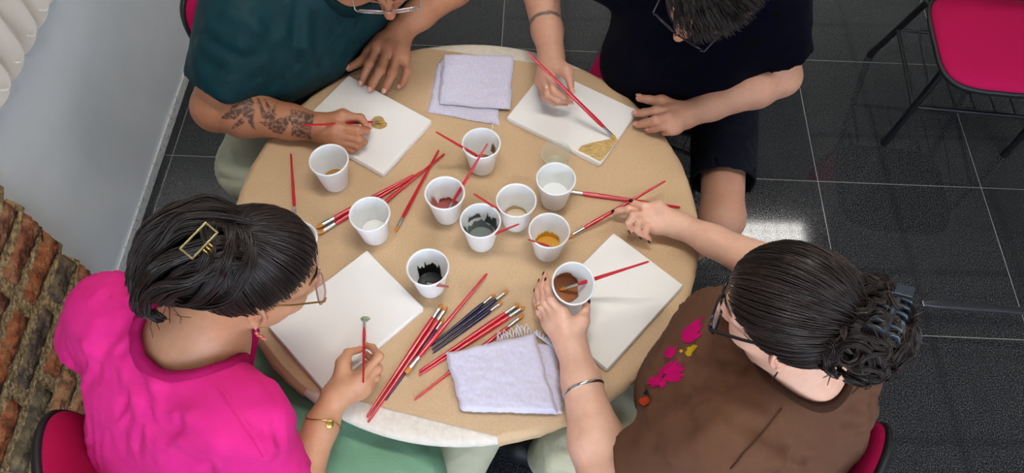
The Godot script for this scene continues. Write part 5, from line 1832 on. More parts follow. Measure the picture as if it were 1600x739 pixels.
	b.tube(PackedVector3Array([e0, e0 - Vector3(0, 0.012, 0) - r * 0.004, e0 - Vector3(0, 0.038, 0) - r * 0.006]), PackedFloat32Array([0.001, 0.0018, 0.0022]), 6)
	part("earring", b, M.silver, t)
	# bangle and ring
	b = MB.new()
	var bc := el.lerp(wr, 0.685); var ad := (wr - el).normalized()
	var pa := ad.cross(Vector3.UP).normalized(); var pb := pa.cross(ad).normalized()
	var rows := []
	for i in 41:
		var w := TAU * i / 40.0
		var e := pa * cos(w) + pb * sin(w)
		var row := []
		for q in [[-0.0035, 0.0], [-0.003, 0.0012], [0.0, 0.0016], [0.003, 0.0012], [0.0035, 0.0]]: row.append(bc + e * (0.0445 + q[1]) + ad * q[0] + ad * 0.004 * cos(w))
		rows.append(row)
	b.sheet(rows)
	part("bangle", b, M.silver, t)
	b = MB.new()
	var q0 := P(820 + 72 / 2.955, 390 + 268 / 2.955, 0.806); var q1 := P(820 + 66 / 2.955, 390 + 215 / 2.955, 0.803)
	var fa := (q1 - q0).normalized(); var fp := fa.cross(Vector3.UP).normalized(); var fq := fp.cross(fa).normalized()
	var pts := PackedVector3Array(); var rr := PackedFloat32Array()
	for i in 25:
		var w := TAU * i / 24.0
		pts.append(q0 + (fp * cos(w) + fq * sin(w)) * 0.0102); rr.append(0.0012)
	b.tube(pts, rr, 6, false)
	b.sphere(q0 + fq * 0.0112, fp * 0.0035, fq * 0.002, fa * 0.003, 5, 8)
	part("ring", b, M.gold, t)
	hair_brown(t, c, r, u, f, 1.05)
	# what she holds
	var rimc := P(894, 444, 0.862); var dn := ray(880, 452)
	var ba := P(880, 452.5, 0.7845)
	cup(ba, rimc - ba, "white plastic cup of coppery brown paint tilted in a hand with dark nails", 0.012, S(158, 92, 48), [[0.0, 6.28, 0.01, 0.036, S(150, 84, 44)]])
	brush(P(1014, 408.5, 0.925), ba + (rimc - ba).normalized() * 0.016 + Vector3(-0.012, 0, 0.004), 0.0046, M.brush_red, "red paintbrush standing in the tilted cup of brown paint")
	brush(P(1040, 282.5, 0.808), P(886, 372, TOP + 0.008), 0.0052, M.brush_red, "red paintbrush pinched between thumb and finger over the paper")

# printed flowers on the chest: petals laid on the cloth
var missed := 0
func petal(b: MB, s: SDF, p0: Vector2, p1: Vector2, w: float):
	var rows := []
	var dv := (p1 - p0); var sd := Vector2(-dv.y, dv.x).normalized()
	for i in 9:
		var f := i / 8.0
		var row := []
		for k in 5:
			var q := p0 + dv * f + sd * w * (k - 2) * 0.5 * sin(PI * pow(f, 0.8) * 0.97 + 0.04)
			var h := s.trace(CAM_AT, ray(q.x, q.y))
			if h == Vector3.INF:
				missed += 1
				return
			row.append(h + s.grad(h) * (0.0022 + lift(h)))
		rows.append(row)
	b.sheet(rows); b.sheet(rows, true)

func shirt_prints(shirt: Node3D, s: SDF):
	var pink := cloth_mat(0.8, 0.3); pink.vertex_color_use_as_albedo = false; pink.albedo_color = S(226, 24, 126)
	var yel: StandardMaterial3D = pink.duplicate(); yel.albedo_color = S(232, 196, 40)
	var ora: StandardMaterial3D = pink.duplicate(); ora.albedo_color = S(226, 84, 44)
	var grn: StandardMaterial3D = pink.duplicate(); grn.albedo_color = S(30, 62, 52)
	var b := MB.new()
	for q in [[1042, 590, 1070, 568], [1040, 590, 1072, 576], [1040, 592, 1071, 586], [1038, 592, 1068, 594], [1040, 586, 1062, 564], [1036, 586, 1052, 565], [1034, 588, 1044, 568], [1034, 590, 1036, 574]]: petal(b, s, Vector2(q[0], q[1]), Vector2(q[2], q[3]), 4.6)
	for q in [[1036, 590, 1014, 594], [1036, 592, 1017, 606], [1037, 592, 1036, 608], [1035, 590, 1012, 600]]: petal(b, s, Vector2(q[0], q[1]), Vector2(q[2], q[3]), 5.4)
	part("flower_print", b, pink, shirt)
	b = MB.new()
	for q in [[1070, 532, 1098, 496], [1068, 532, 1100, 508], [1068, 534, 1098, 522], [1070, 530, 1090, 500], [1066, 532, 1080, 508]]: petal(b, s, Vector2(q[0], q[1]), Vector2(q[2], q[3]), 5.4)
	part("flower_print", b, pink, shirt)
	b = MB.new()
	for q in [[1040, 558, 1058, 541], [1041, 559, 1058, 548], [1042, 559, 1056, 554], [1040, 556, 1050, 542]]: petal(b, s, Vector2(q[0], q[1]), Vector2(q[2], q[3]), 3.6)
	part("flower_print", b, pink, shirt)
	b = MB.new()
	for q in [[1073, 555, 1076, 545], [1074, 549, 1081, 541], [1078, 544, 1091, 542]]: petal(b, s, Vector2(q[0], q[1]), Vector2(q[2], q[3]), 4.5)
	part("moon_print", b, yel, shirt)
	b = MB.new()
	petal(b, s, Vector2(1062, 549), Vector2(1067, 549), 2.5); petal(b, s, Vector2(1064.5, 546), Vector2(1064.5, 552), 2.5)
	part("star_print", b, yel, shirt)
	b = MB.new()
	petal(b, s, Vector2(1006, 634), Vector2(1009, 618), 8.0)
	part("bud_print", b, ora, shirt)
	if missed > 0: print("petals missed ", missed)
	b = MB.new()
	petal(b, s, Vector2(1004, 616), Vector2(1015, 608), 3.0)
	part("leaf_print", b, grn, shirt)

# ---- man in the black T-shirt ----
func person_black():
	var t := thing("person", Vector3(0.6, 0, -0.7), "person in a black T-shirt and dark shorts painting an ochre corner", "person", "painters round the table")
	var L := P(1212, 8, 0.995); var Rr := P(955, -52, 0.995)
	var hip := Vector3(0.68, 0.57, -0.74)
	var fr := frame_of(Vector3(-0.55, -0.68, 0.48), -0.22); var r: Vector3 = fr[0]; var u: Vector3 = fr[1]; var f: Vector3 = fr[2]
	var c: Vector3 = P(1061, 56, 1.065) - f * 0.122 + u * 0.037
	var nb := ((L + Rr) * 0.5).lerp(c, 0.28) + Vector3(0.01, -0.01, -0.02)
	var warm := []; var nails := []
	var band := [Vector3.ZERO, Vector3.ZERO]
	var el2 := P(836, -66, 0.875); var wr2 := P(862, 88, 0.848)
	var ad := (wr2 - el2).normalized(); var s0 := (P(852, 36, 0.86) - el2).dot(ad)
	var lt := FastNoiseLite.new(); lt.frequency = 42.0; lt.seed = 6
	var inkc := lin(S(92, 86, 84))
	var ink := func(p: Vector3, col: Color) -> Color:
		var q := p - el2
		var along := q.dot(ad)
		var off := q - ad * along
		if off.length() > 0.062 or along < 0.05: return col
		if absf(along - s0) < 0.0065: return col.lerp(inkc, 0.85)
		if along < s0 - 0.012 and along > s0 - 0.075 and off.x > 0.012 and absf(lt.get_noise_3dv(p)) < 0.055: return col.lerp(inkc, 0.6)
		return col
	var tint := skin_tint(S(196, 146, 120), warm, ink)
	var b := MB.new()
	var s := SDF.new()
	head(s, c, r, u, f, 1.06, warm, true)
	s.cap(c - u * 0.045 - f * 0.04, nb, 0.062, 0.066, 0.04)
	s.cap(nb, (L + Rr) * 0.5 - Vector3(0, 0.03, 0), 0.075, 0.09, 0.05)
	s.build(b, 0.005, tint)
	# left arm and flat hand
	s = SDF.new()
	var el := P(1221, 120, 0.80); var wr := P(1074, 179, 0.790)
	s.cap(L.lerp(el, 0.45), el, 0.053, 0.05, 0.02)
	forearm(s, el, wr, 0.051, 0.034)
	var o := Vector2(970, 130); var z := 7.387
	hand(s, wr, 0.032, [
		Z(o, z, [[560, 320, 0.806], [400, 318, 0.808], [265, 338, 0.788], [178, 350, 0.776]]),
		Z(o, z, [[565, 400, 0.806], [410, 425, 0.806], [285, 460, 0.780], [195, 480, 0.763]]),
		Z(o, z, [[590, 465, 0.802], [490, 490, 0.802], [400, 522, 0.778], [325, 540, 0.763]]),
		Z(o, z, [[630, 520, 0.796], [580, 545, 0.794], [535, 565, 0.776], [500, 575, 0.765]])],
		Z(o, z, [[640, 300, 0.795], [470, 220, 0.795], [330, 190, 0.788], [215, 172, 0.780]]), 0.0116, warm, nails, 1, Vector3(0, 1, 0.2))
	s.build(b, 0.004, tint)
	# right arm, brush grip
	s = SDF.new()
	s.cap(Rr.lerp(el2, 0.45), el2, 0.053, 0.05, 0.02)
	forearm(s, el2, wr2, 0.051, 0.035)
	o = Vector2(800, 60); z = 3.519
	hand(s, wr2, 0.032, [
		Z(o, z, [[208, 205, 0.868], [232, 290, 0.858], [285, 322, 0.842], [328, 322, 0.830]]),
		Z(o, z, [[180, 215, 0.858], [196, 305, 0.846], [255, 342, 0.832], [322, 345, 0.822]]),
		Z(o, z, [[164, 228, 0.846], [180, 318, 0.832], [232, 352, 0.820], [292, 356, 0.812]]),
		Z(o, z, [[156, 240, 0.832], [172, 310, 0.818], [215, 345, 0.808], [265, 352, 0.802]])],
		Z(o, z, [[250, 140, 0.862], [302, 182, 0.872], [320, 240, 0.862], [326, 288, 0.850]]), 0.0098, warm, nails, 1)
	s.build(b, 0.004, tint)
	# bare knees and shins below the shorts
	s = SDF.new()
	var kl := P(1128, 342, 0.50); var al := Vector3(kl.x - 0.02, 0.1, kl.z - 0.10)
	var kr := Vector3(0.40, 0.53, -0.28); var ar := Vector3(0.42, 0.1, -0.36)
	var hl := hip + Vector3(0.09, -0.02, 0.03); var hr := hip + Vector3(-0.09, -0.02, -0.02)
	leg(s, hl, kl, al, 0.07, 0.06, 0.042); leg(s, hr, kr, ar, 0.07, 0.06, 0.042)
	s.cap(kl.lerp(al, 0.15) + Vector3(0, 0, -0.015), kl.lerp(al, 0.5) + Vector3(0, 0, -0.02), 0.05, 0.045, 0.03)
	s.build(b, 0.010, tint)
	part("body", b, M.skin, t)
	for q in nails: nail_part(t, q, M.nail_skin)
	s = SDF.new()
	trunk(s, L, Rr, hip, 1.12, 0.06)
	s.cap(P(1000, 95, 0.78), P(1090, 120, 0.78), 0.11, 0.11, 0.08)
	s.cap(P(1040, 60, 0.90), P(1130, 60, 0.90), 0.10, 0.10, 0.08)
	s.cap(P(1050, 110, 0.68), hip, 0.13, 0.13, 0.08)
	trapezius(s, L, Rr, nb - Vector3(0, 0.02, 0))
	var h1 := L.lerp(el, 0.66); var d1 := (el - L).normalized()
	s.cap(L, h1 + d1 * 0.03, 0.085, 0.082, 0.03, 1); s.cut[1] = [h1, d1]; s.gk[1] = 0.05
	var h2 := Rr.lerp(el2, 0.66); var d2 := (el2 - Rr).normalized()
	s.cap(Rr, h2 + d2 * 0.03, 0.085, 0.08, 0.03, 2); s.cut[2] = [h2, d2]; s.gk[2] = 0.05
	var ax := (c - u * 0.05 - f * 0.04 - nb).normalized()
	s.cap(nb - ax * 0.03, nb + ax * 0.16, 0.08, 0.095, 0.012, -1)
	s.cap(h1 - d1 * 0.02, el, 0.072, 0.078, 0.008, -1)
	s.cap(h2 - d2 * 0.02, el2, 0.07, 0.075, 0.008, -1)
	b = MB.new()
	cur_push = fold_push(Vector3(0.2, 0.7, 0.4), 0.006, 0.08, 3.5, 44)
	s.build(b, 0.0075, cloth_tint(S(11, 11, 13), 0.06), cur_push)
	var shirt := part("t_shirt", b, M.cotton, t)
	shirt.set_meta("label", "plain black T-shirt")
	collar(shirt, s, nb, ax, 0.081, 0.018, M.cotton, S(11, 11, 13))
	s = SDF.new()
	var he := hl.lerp(kl, 0.80); var hd := (kl - hl).normalized()
	s.cap(hip - Vector3(0.08, 0.02, 0), hip + Vector3(0.08, -0.02, 0), 0.125, 0.125, 0.05)
	s.cap(hl, he + hd * 0.04, 0.105, 0.092, 0.03, 1); s.cut[1] = [he, hd]; s.gk[1] = 0.06
	var he2 := hr.lerp(kr, 0.8); var hd2 := (kr - hr).normalized()
	s.cap(hr, he2 + hd2 * 0.04, 0.105, 0.092, 0.03, 2); s.cut[2] = [he2, hd2]; s.gk[2] = 0.06
	s.cap(he - hd * 0.02, kl, 0.083, 0.085, 0.008, -1); s.cap(he2 - hd2 * 0.02, kr, 0.083, 0.085, 0.008, -1)
	b = MB.new()
	s.build(b, 0.009, cloth_tint(S(26, 28, 36), 0.10), fold_push(Vector3(0.95, 0.1, 0.1), 0.007, 0.06, 4.0, 54))
	part("shorts", b, M.rough_cloth, t)
	shoe(t, al, Vector3(-0.2, 0, 1), M.shoe); shoe(t, ar, Vector3(-0.4, 0, 1), M.shoe)
	eyes(t, c, r, u, f, 1.06, S(36, 28, 24))
	glasses(t, c, r, u, f, 1.06, M.black_gloss, 0.0019, 0.029, 0.021, 0.004)
	hair_short(t, c, r, u, f, 1.06, 61, 0.040, S(34, 28, 26), 0.55)
	brush(P(824.5, 82, 0.950), P(962, 217, CAN + 0.002), 0.0056, M.brush_red, "thick red paintbrush held by the person in black over the ochre corner", "", true, 0.03, 0.016, mat(S(196, 150, 66), 0.4))

# ---- man in the dark teal T-shirt ----
func person_teal():
	var t := thing("person", Vector3(-0.45, 0, -0.7), "person in a dark teal T-shirt with a bird tattoo on the painting forearm", "person", "painters round the table")
	var Rr := P(368, 26, 0.985); var L := P(640, -85, 0.985)
	var hip := Vector3(-0.50, 0.57, -0.82)
	var fr := frame_of(Vector3(0.08, -0.63, 0.77)); var r: Vector3 = fr[0]; var u: Vector3 = fr[1]; var f: Vector3 = fr[2]
	var c: Vector3 = P(609, 21, 1.065) - f * 0.122 + u * 0.037
	var nb := ((L + Rr) * 0.5).lerp(c, 0.42) + Vector3(0.0, -0.02, -0.03)
	var warm := []; var nails := []
	var el := P(339, 168, 0.79); var wr := P(494, 198, 0.797)
	var ad := (wr - el).normalized()
	var b := MB.new()
	# right arm first: its surface carries the tattoo
	var s := SDF.new()
	s.cap(Rr.lerp(el, 0.5), el, 0.06, 0.056, 0.02)
	forearm(s, el, wr, 0.058, 0.036)
	s.cap(el - ad * 0.008, el, 0.05, 0.05, 0.03)
	var ea := ad.cross(Vector3.UP).normalized(); var eb := ea.cross(ad).normalized()
	var unroll := func(p: Vector3) -> Vector2:
		var q: Vector3 = p - el
		return Vector2(q.dot(ad), atan2(q.dot(ea), q.dot(eb)) * 0.05)
	var shapes := []
	var zz := func(pts: Array) -> PackedVector2Array:
		var out := PackedVector2Array()
		for q in pts:
			var h := s.trace(CAM_AT, ray(280 + q[0] / 2.463, q[1] / 2.463))
			if h != Vector3.INF: out.append(unroll.call(h))
		return out
	for q in [
		[[258, 378], [276, 372], [287, 390], [292, 440], [278, 468], [246, 452], [240, 412]],
		[[252, 386], [206, 408], [168, 448], [158, 456], [196, 458], [216, 462], [240, 436]],
		[[242, 448], [206, 486], [196, 500], [222, 492], [258, 468]],
		[[284, 446], [300, 506], [280, 492], [262, 462]],
		[[298, 372], [306, 410], [316, 450], [336, 470], [346, 450], [326, 420], [312, 388]],
		[[326, 372], [350, 410], [352, 440], [378, 392], [372, 440], [370, 462], [440, 440], [416, 492], [392, 516], [368, 512], [330, 486], [308, 470], [346, 468], [338, 420]],
		[[430, 418], [462, 424], [500, 436], [522, 440], [516, 480], [512, 536], [470, 532], [430, 522], [436, 486], [424, 460]],
		[[272, 345], [300, 348], [310, 360], [290, 366]]]: shapes.append(zz.call(q))
	var ln := FastNoiseLite.new(); ln.frequency = 70.0; ln.seed = 2; ln.noise_type = FastNoiseLite.TYPE_CELLULAR; ln.cellular_return_type = FastNoiseLite.RETURN_DISTANCE2_SUB
	var inkc := lin(S(62, 50, 44))
	var wl := P(650, 20, 0.84)
	var ink := func(p: Vector3, col: Color) -> Color:
		var q: Vector2 = unroll.call(p)
		if (p - wl).length() < 0.022 and ln.get_noise_3dv(p * 1.4) > -0.62: return col.lerp(inkc, 0.35)
		if q.x < -0.03 or q.x > 0.31 or (p - el).length() > 0.4: return col
		for i in shapes.size():
			if shapes[i].size() > 2 and Geometry2D.is_point_in_polygon(q, shapes[i]):
				var w := ln.get_noise_3dv(p)
				return col.lerp(inkc, 0.90 if w > -0.84 else 0.30)
		return col
	var tint := skin_tint(S(176, 120, 88), warm, ink)
	var o := Vector2(460, 150); var z := 5.686
	hand(s, wr, 0.034, [
		Z(o, z, [[370, 280, 0.820], [560, 300, 0.822], [640, 310, 0.808], [640, 268, 0.797]]),
		Z(o, z, [[360, 340, 0.812], [575, 385, 0.810], [615, 410, 0.792], [560, 420, 0.780]]),
		Z(o, z, [[375, 400, 0.800], [555, 440, 0.795], [570, 455, 0.778], [510, 455, 0.774]]),
		Z(o, z, [[395, 445, 0.788], [510, 475, 0.782], [520, 478, 0.774], [460, 470, 0.773]])],
		Z(o, z, [[260, 215, 0.812], [430, 178, 0.826], [590, 195, 0.818], [652, 282, 0.806]]), 0.0105, warm, nails, 1)
	s.build(b, 0.0034, tint)
	s = SDF.new()
	head(s, c, r, u, f, 1.07, warm, true)
	s.cap(c - u * 0.045 - f * 0.04, nb, 0.064, 0.07, 0.04)
	s.cap(nb, (L + Rr) * 0.5 - Vector3(0, 0.03, 0), 0.08, 0.09, 0.05)
	s.build(b, 0.005, tint)
	# left arm, hand spread on paper and canvas
	s = SDF.new()
	var el2 := P(738, -48, 0.86); var wr2 := P(628, 45, 0.825)
	s.cap(L.lerp(el2, 0.5), el2, 0.058, 0.053, 0.02)
	forearm(s, el2, wr2, 0.052, 0.036)
	o = Vector2(540, 0); z = 4.93
	hand(s, wr2, 0.034, [
		Z(o, z, [[248, 360, 0.822], [185, 490, 0.818], [142, 580, 0.792], [123, 632, 0.775]]),
		Z(o, z, [[325, 378, 0.824], [270, 535, 0.818], [216, 628, 0.790], [196, 680, 0.774]]),
		Z(o, z, [[398, 415, 0.820], [362, 562, 0.812], [322, 648, 0.786], [304, 692, 0.773]]),
		Z(o, z, [[452, 450, 0.812], [474, 545, 0.800], [448, 622, 0.774], [422, 662, 0.760]])],
		Z(o, z, [[270, 300, 0.822], [190, 410, 0.806], [110, 475, 0.790], [25, 522, 0.776]]), 0.0120, warm, nails, 1, Vector3(0, 1, 0.4), Vector3(0, 1, 0.3))
	s.build(b, 0.004, tint)
	part("body", b, M.skin, t)
	for q in nails: nail_part(t, q, M.nail_skin)
	# T-shirt
	s = SDF.new()
	trunk(s, L, Rr, hip, 1.18, 0.07)
	s.cap(P(425, 112, 0.80), P(495, 80, 0.80), 0.095, 0.09, 0.08)
	s.cap(P(400, 70, 0.90), P(540, 0, 0.90), 0.10, 0.10, 0.08)
	s.cap(P(440, 95, 0.70), hip, 0.13, 0.13, 0.08)
	trapezius(s, L, Rr, nb - Vector3(0, 0.03, 0))
	var h1 := Rr.lerp(el, 0.70); var d1 := (el - Rr).normalized()
	s.cap(Rr, h1 + d1 * 0.03, 0.087, 0.094, 0.03, 1); s.cut[1] = [h1, d1]; s.gk[1] = 0.05
	var h2 := L.lerp(el2, 0.72); var d2 := (el2 - L).normalized()
	s.cap(L, h2 + d2 * 0.03, 0.09, 0.085, 0.03, 2); s.cut[2] = [h2, d2]; s.gk[2] = 0.05
	folds(s, [[Vector2(318, 70), Vector2(360, 100), Vector2(420, 90)], [Vector2(312, 100), Vector2(360, 125), Vector2(415, 105)], [Vector2(330, 40), Vector2(375, 70), Vector2(425, 70)],
		[Vector2(318, 120), Vector2(355, 145), Vector2(400, 130)], [Vector2(450, 10), Vector2(440, 50), Vector2(445, 100)], [Vector2(480, 20), Vector2(475, 70), Vector2(490, 110)], [Vector2(360, 20), Vector2(400, 45), Vector2(430, 60)]], 0.014, 0.022, 0.35)
	var ax := (c - u * 0.05 - f * 0.04 - nb).normalized()
	s.cap(nb - ax * 0.03, nb + ax * 0.16, 0.085, 0.1, 0.012, -1)
	s.cap(h1 - d1 * 0.02, el, 0.08, 0.085, 0.008, -1)
	s.cap(h2 - d2 * 0.02, el2, 0.074, 0.08, 0.008, -1)
	b = MB.new()
	cur_push = fold_push(Vector3(0.7, 0.3, 0.25), 0.005, 0.07, 4.5, 64)
	s.build(b, 0.0075, cloth_tint(S(18, 50, 56), 0.05), cur_push)
	var shirt := part("t_shirt", b, M.jersey, t)
	shirt.set_meta("label", "dark teal smooth T-shirt")
	collar(shirt, s, nb, ax, 0.086, 0.018, M.jersey, S(24, 56, 62))
	s = SDF.new()
	var kr := P(392, 262, 0.53); var kl := Vector3(-0.28, 0.55, -0.30)
	s.cap(hip - Vector3(0.08, 0.02, 0), hip + Vector3(0.08, -0.02, 0), 0.13, 0.13, 0.05)
	leg(s, hip + Vector3(-0.10, -0.02, 0.02), kr, Vector3(-0.62, 0.1, -0.36), 0.108, 0.09, 0.07)
	leg(s, hip + Vector3(0.10, -0.02, 0.02), kl, Vector3(-0.26, 0.1, -0.38), 0.108, 0.09, 0.07)
	b = MB.new()
	s.build(b, 0.012, cloth_tint(S(184, 190, 168), 0.06), fold_push(Vector3(1, 0.1, 0.2), 0.008, 0.06, 4.0, 74))
	part("trousers", b, M.rough_cloth, t)
	shoe(t, Vector3(-0.62, 0.1, -0.36), Vector3(0.2, 0, 1), M.shoe); shoe(t, Vector3(-0.26, 0.1, -0.38), Vector3(0.2, 0, 1), M.shoe)
	eyes(t, c, r, u, f, 1.07, S(36, 28, 24))
	glasses(t, c, r, u, f, 1.07, M.silver, 0.0016, 0.029, 0.022, 0.005)
	hair_short(t, c, r, u, f, 1.07, 71, 0.022, S(30, 25, 23), 0.0)
	brush(P(471, 196, 0.880), P(598, 190, CAN + 0.0015), 0.0042, M.brush_red, "red paintbrush gripped in the tattooed arm's fist", "", true, 0.018, 0.014, mat(S(190, 146, 66), 0.4))

func people():
	person_mats()
	var f := Vector2(0.86, -0.5)
	chair(Vector3(-0.54, 0, 0.62), f, "red stacking chair under the person in pink")
	chair(Vector3(0.60, 0, 0.545), Vector2(-0.72, -0.69), "red stacking chair under the person in brown")
	chair(Vector3(0.655, 0, -0.86), Vector2(-0.42, 0.91), "red stacking chair under the person in black")
	chair(Vector3(-0.54, 0, -0.66), Vector2(0.90, 0.44), "red stacking chair under the person in teal")
	person_pink()
	person_brown()
	person_black()
	person_teal()

# ---------- hair: real strands over a close cap ----------
func strand(b: MB, pts: PackedVector3Array, r: float, tip := 0.35):
	var m := pts.size()
	var base := b.v.size()
	var prev := Vector3(0.31, 0.77, 0.55)
	for i in m:
		var t := (pts[mini(i + 1, m - 1)] - pts[maxi(i - 1, 0)]).normalized()
		var a := prev - t * prev.dot(t)
		if a.length_squared() < 1e-6: a = t.cross(Vector3(0.9, 0.1, 0.4))
		a = a.normalized()
		prev = a
		var bb := t.cross(a)
		var rr := r * (tip if i == m - 1 else (0.7 if i == 0 else 1.0))
		b.v.append(pts[i] + a * rr); b.n.append(a)
		var e := a * -0.5 + bb * 0.866
		b.v.append(pts[i] + e * rr); b.n.append(e)
		e = a * -0.5 - bb * 0.866
		b.v.append(pts[i] + e * rr); b.n.append(e)
		for k in 3: b.c.append(b.col); b.uv.append(Vector2.ZERO)
	for i in m - 1:
		var o := base + i * 3
		for k in 3:
			var k2 := (k + 1) % 3
			b.quad(o + k, o + k2, o + 3 + k2, o + 3 + k)

func curve(ctrl: Array, n: int) -> PackedVector3Array:      # Catmull-Rom through points
	var out := PackedVector3Array()
	var m := ctrl.size()
	for i in n:
		var f := float(i) / (n - 1) * (m - 1)
		var k := mini(int(f), m - 2)
		var t := f - k
		var p0: Vector3 = ctrl[maxi(k - 1, 0)]; var p1: Vector3 = ctrl[k]; var p2: Vector3 = ctrl[k + 1]; var p3: Vector3 = ctrl[mini(k + 2, m - 1)]
		out.append(p1.cubic_interpolate(p2, p0, p3, t))
	return out

# a lock: many strands along one curve, turning slowly about it
func lock(b: MB, ctrl: Array, r: float, n: int, sr: float, twist := 1.5, seg := 18, flare := 0.5, frizz := 0.0012):
	var g := curve(ctrl, seg)
	var up := Vector3(0.2, 0.9, 0.3)
	for s in n:
		var a := rng.randf() * TAU
		var q := sqrt(rng.randf()) * r
		var pts := PackedVector3Array()
		var prev := up
		var ph := rng.randf() * TAU
		var cut := seg - (rng.randi() % 4 if rng.randf() < 0.5 else 0)
		for i in cut:
			var t := (g[mini(i + 1, seg - 1)] - g[maxi(i - 1, 0)]).normalized()
			var x := (prev - t * prev.dot(t)).normalized()
			prev = x
			var y := t.cross(x)
			var f := float(i) / (seg - 1)
			var w := a + twist * f
			var rad := q * (sin(PI * (0.12 + 0.80 * f)) * (1.0 - flare) + flare)
			pts.append(g[i] + x * (cos(w) * rad + frizz * sin(f * 9.0 + ph)) + y * (sin(w) * rad + frizz * cos(f * 7.0 + ph)))
		var dark := rng.randf_range(0.7, 1.25)
		b.col = Color(dark, dark, dark)
		strand(b, pts, sr)

# cap under the strands; hair where up > slope * forward + d
func hair_cap(parent: Node3D, c: Vector3, r: Vector3, u: Vector3, f: Vector3, k: float, slope: float, d: float, extra: Array, called := "hair"):
	var s := SDF.new()
	var ce := c + (u * 0.034 - f * 0.012) * k
	s.ell(ce, r * 0.0815 * k, u * 0.0985 * k, f * 0.1025 * k, 0.02, 1)
	s.cut[1] = [c + u * d * k, (f * slope - u).normalized()]
	for q in extra: s.ell(q[0], q[1], q[2], q[3], 0.02)
	s.gk[1] = 0.02
	var b := MB.new()
	s.build(b, 0.006, cloth_tint(Color.WHITE, 0.0))
	return part(called, b, M.hair_base, parent)

# strands combed over the skull from the hairline to a gathering point
func combed(b: MB, c: Vector3, r: Vector3, u: Vector3, f: Vector3, k: float, slope: float, d: float, gather: Vector3, n: int, lift0 := 0.004, lift1 := 0.010, sag := 0.0):
	var ce := c + (u * 0.034 - f * 0.012) * k
	var rx := 0.0815 * k; var ry := 0.0985 * k; var rz := 0.1025 * k
	var to_unit := func(p: Vector3) -> Vector3: return Vector3((p - ce).dot(r) / rx, (p - ce).dot(u) / ry, (p - ce).dot(f) / rz)
	var gu: Vector3 = to_unit.call(gather)
	gu = gu.normalized()
	var made := 0
	var tries := 0
	while made < n and tries < n * 12:
		tries += 1
		# start on the skull, most of them at the hairline
		var v := Vector3(rng.randf_range(-1, 1), rng.randf_range(-1, 1), rng.randf_range(-1, 1))
		if v.length() > 1.0 or v.length() < 0.1: continue
		v = v.normalized()
		var p := ce + r * v.x * rx + u * v.y * ry + f * v.z * rz
		var side := (p - c).dot(u) - slope * (p - c).dot(f) - d * k
		if side < 0.0: continue
		if side > 0.022 * k and rng.randf() < 0.72: continue
		if v.dot(gu) > 0.93: continue
		var lift := rng.randf_range(lift0, lift1)
		var pts := PackedVector3Array()
		var seg := 13
		var ph := rng.randf() * TAU
		var ang := acos(clampf(v.dot(gu), -0.999, 0.999))
		for i in seg:
			var t := float(i) / (seg - 1)
			var w := (v * sin((1.0 - t) * ang) + gu * sin(t * ang)) / sin(ang)
			var hgt := 1.0 + (0.004 + lift * sin(PI * minf(t * 1.3 + 0.12, 1.0)) * 0.7 + lift * 0.5 * t) / 0.09
			var jit := 0.0013 * sin(t * 6.0 + ph)
			pts.append(ce + (r * w.x * rx + u * w.y * ry + f * w.z * rz) * hgt + (r * jit + u * jit * 0.5))
		var dark := rng.randf_range(0.7, 1.3)
		b.col = Color(dark, dark, dark)
		strand(b, pts, 0.00105)
		made += 1

func hair_mat() -> StandardMaterial3D:
	if not M.has("hair_strand"):
		var m := mat(S(46, 35, 31), 0.38)
		m.vertex_color_use_as_albedo = true
		M.hair_strand = m
	return M.hair_strand

func px3(l: Array) -> Array:
	var o := []
	for q in l: o.append(P(q[0], q[1], q[2]))
	return o

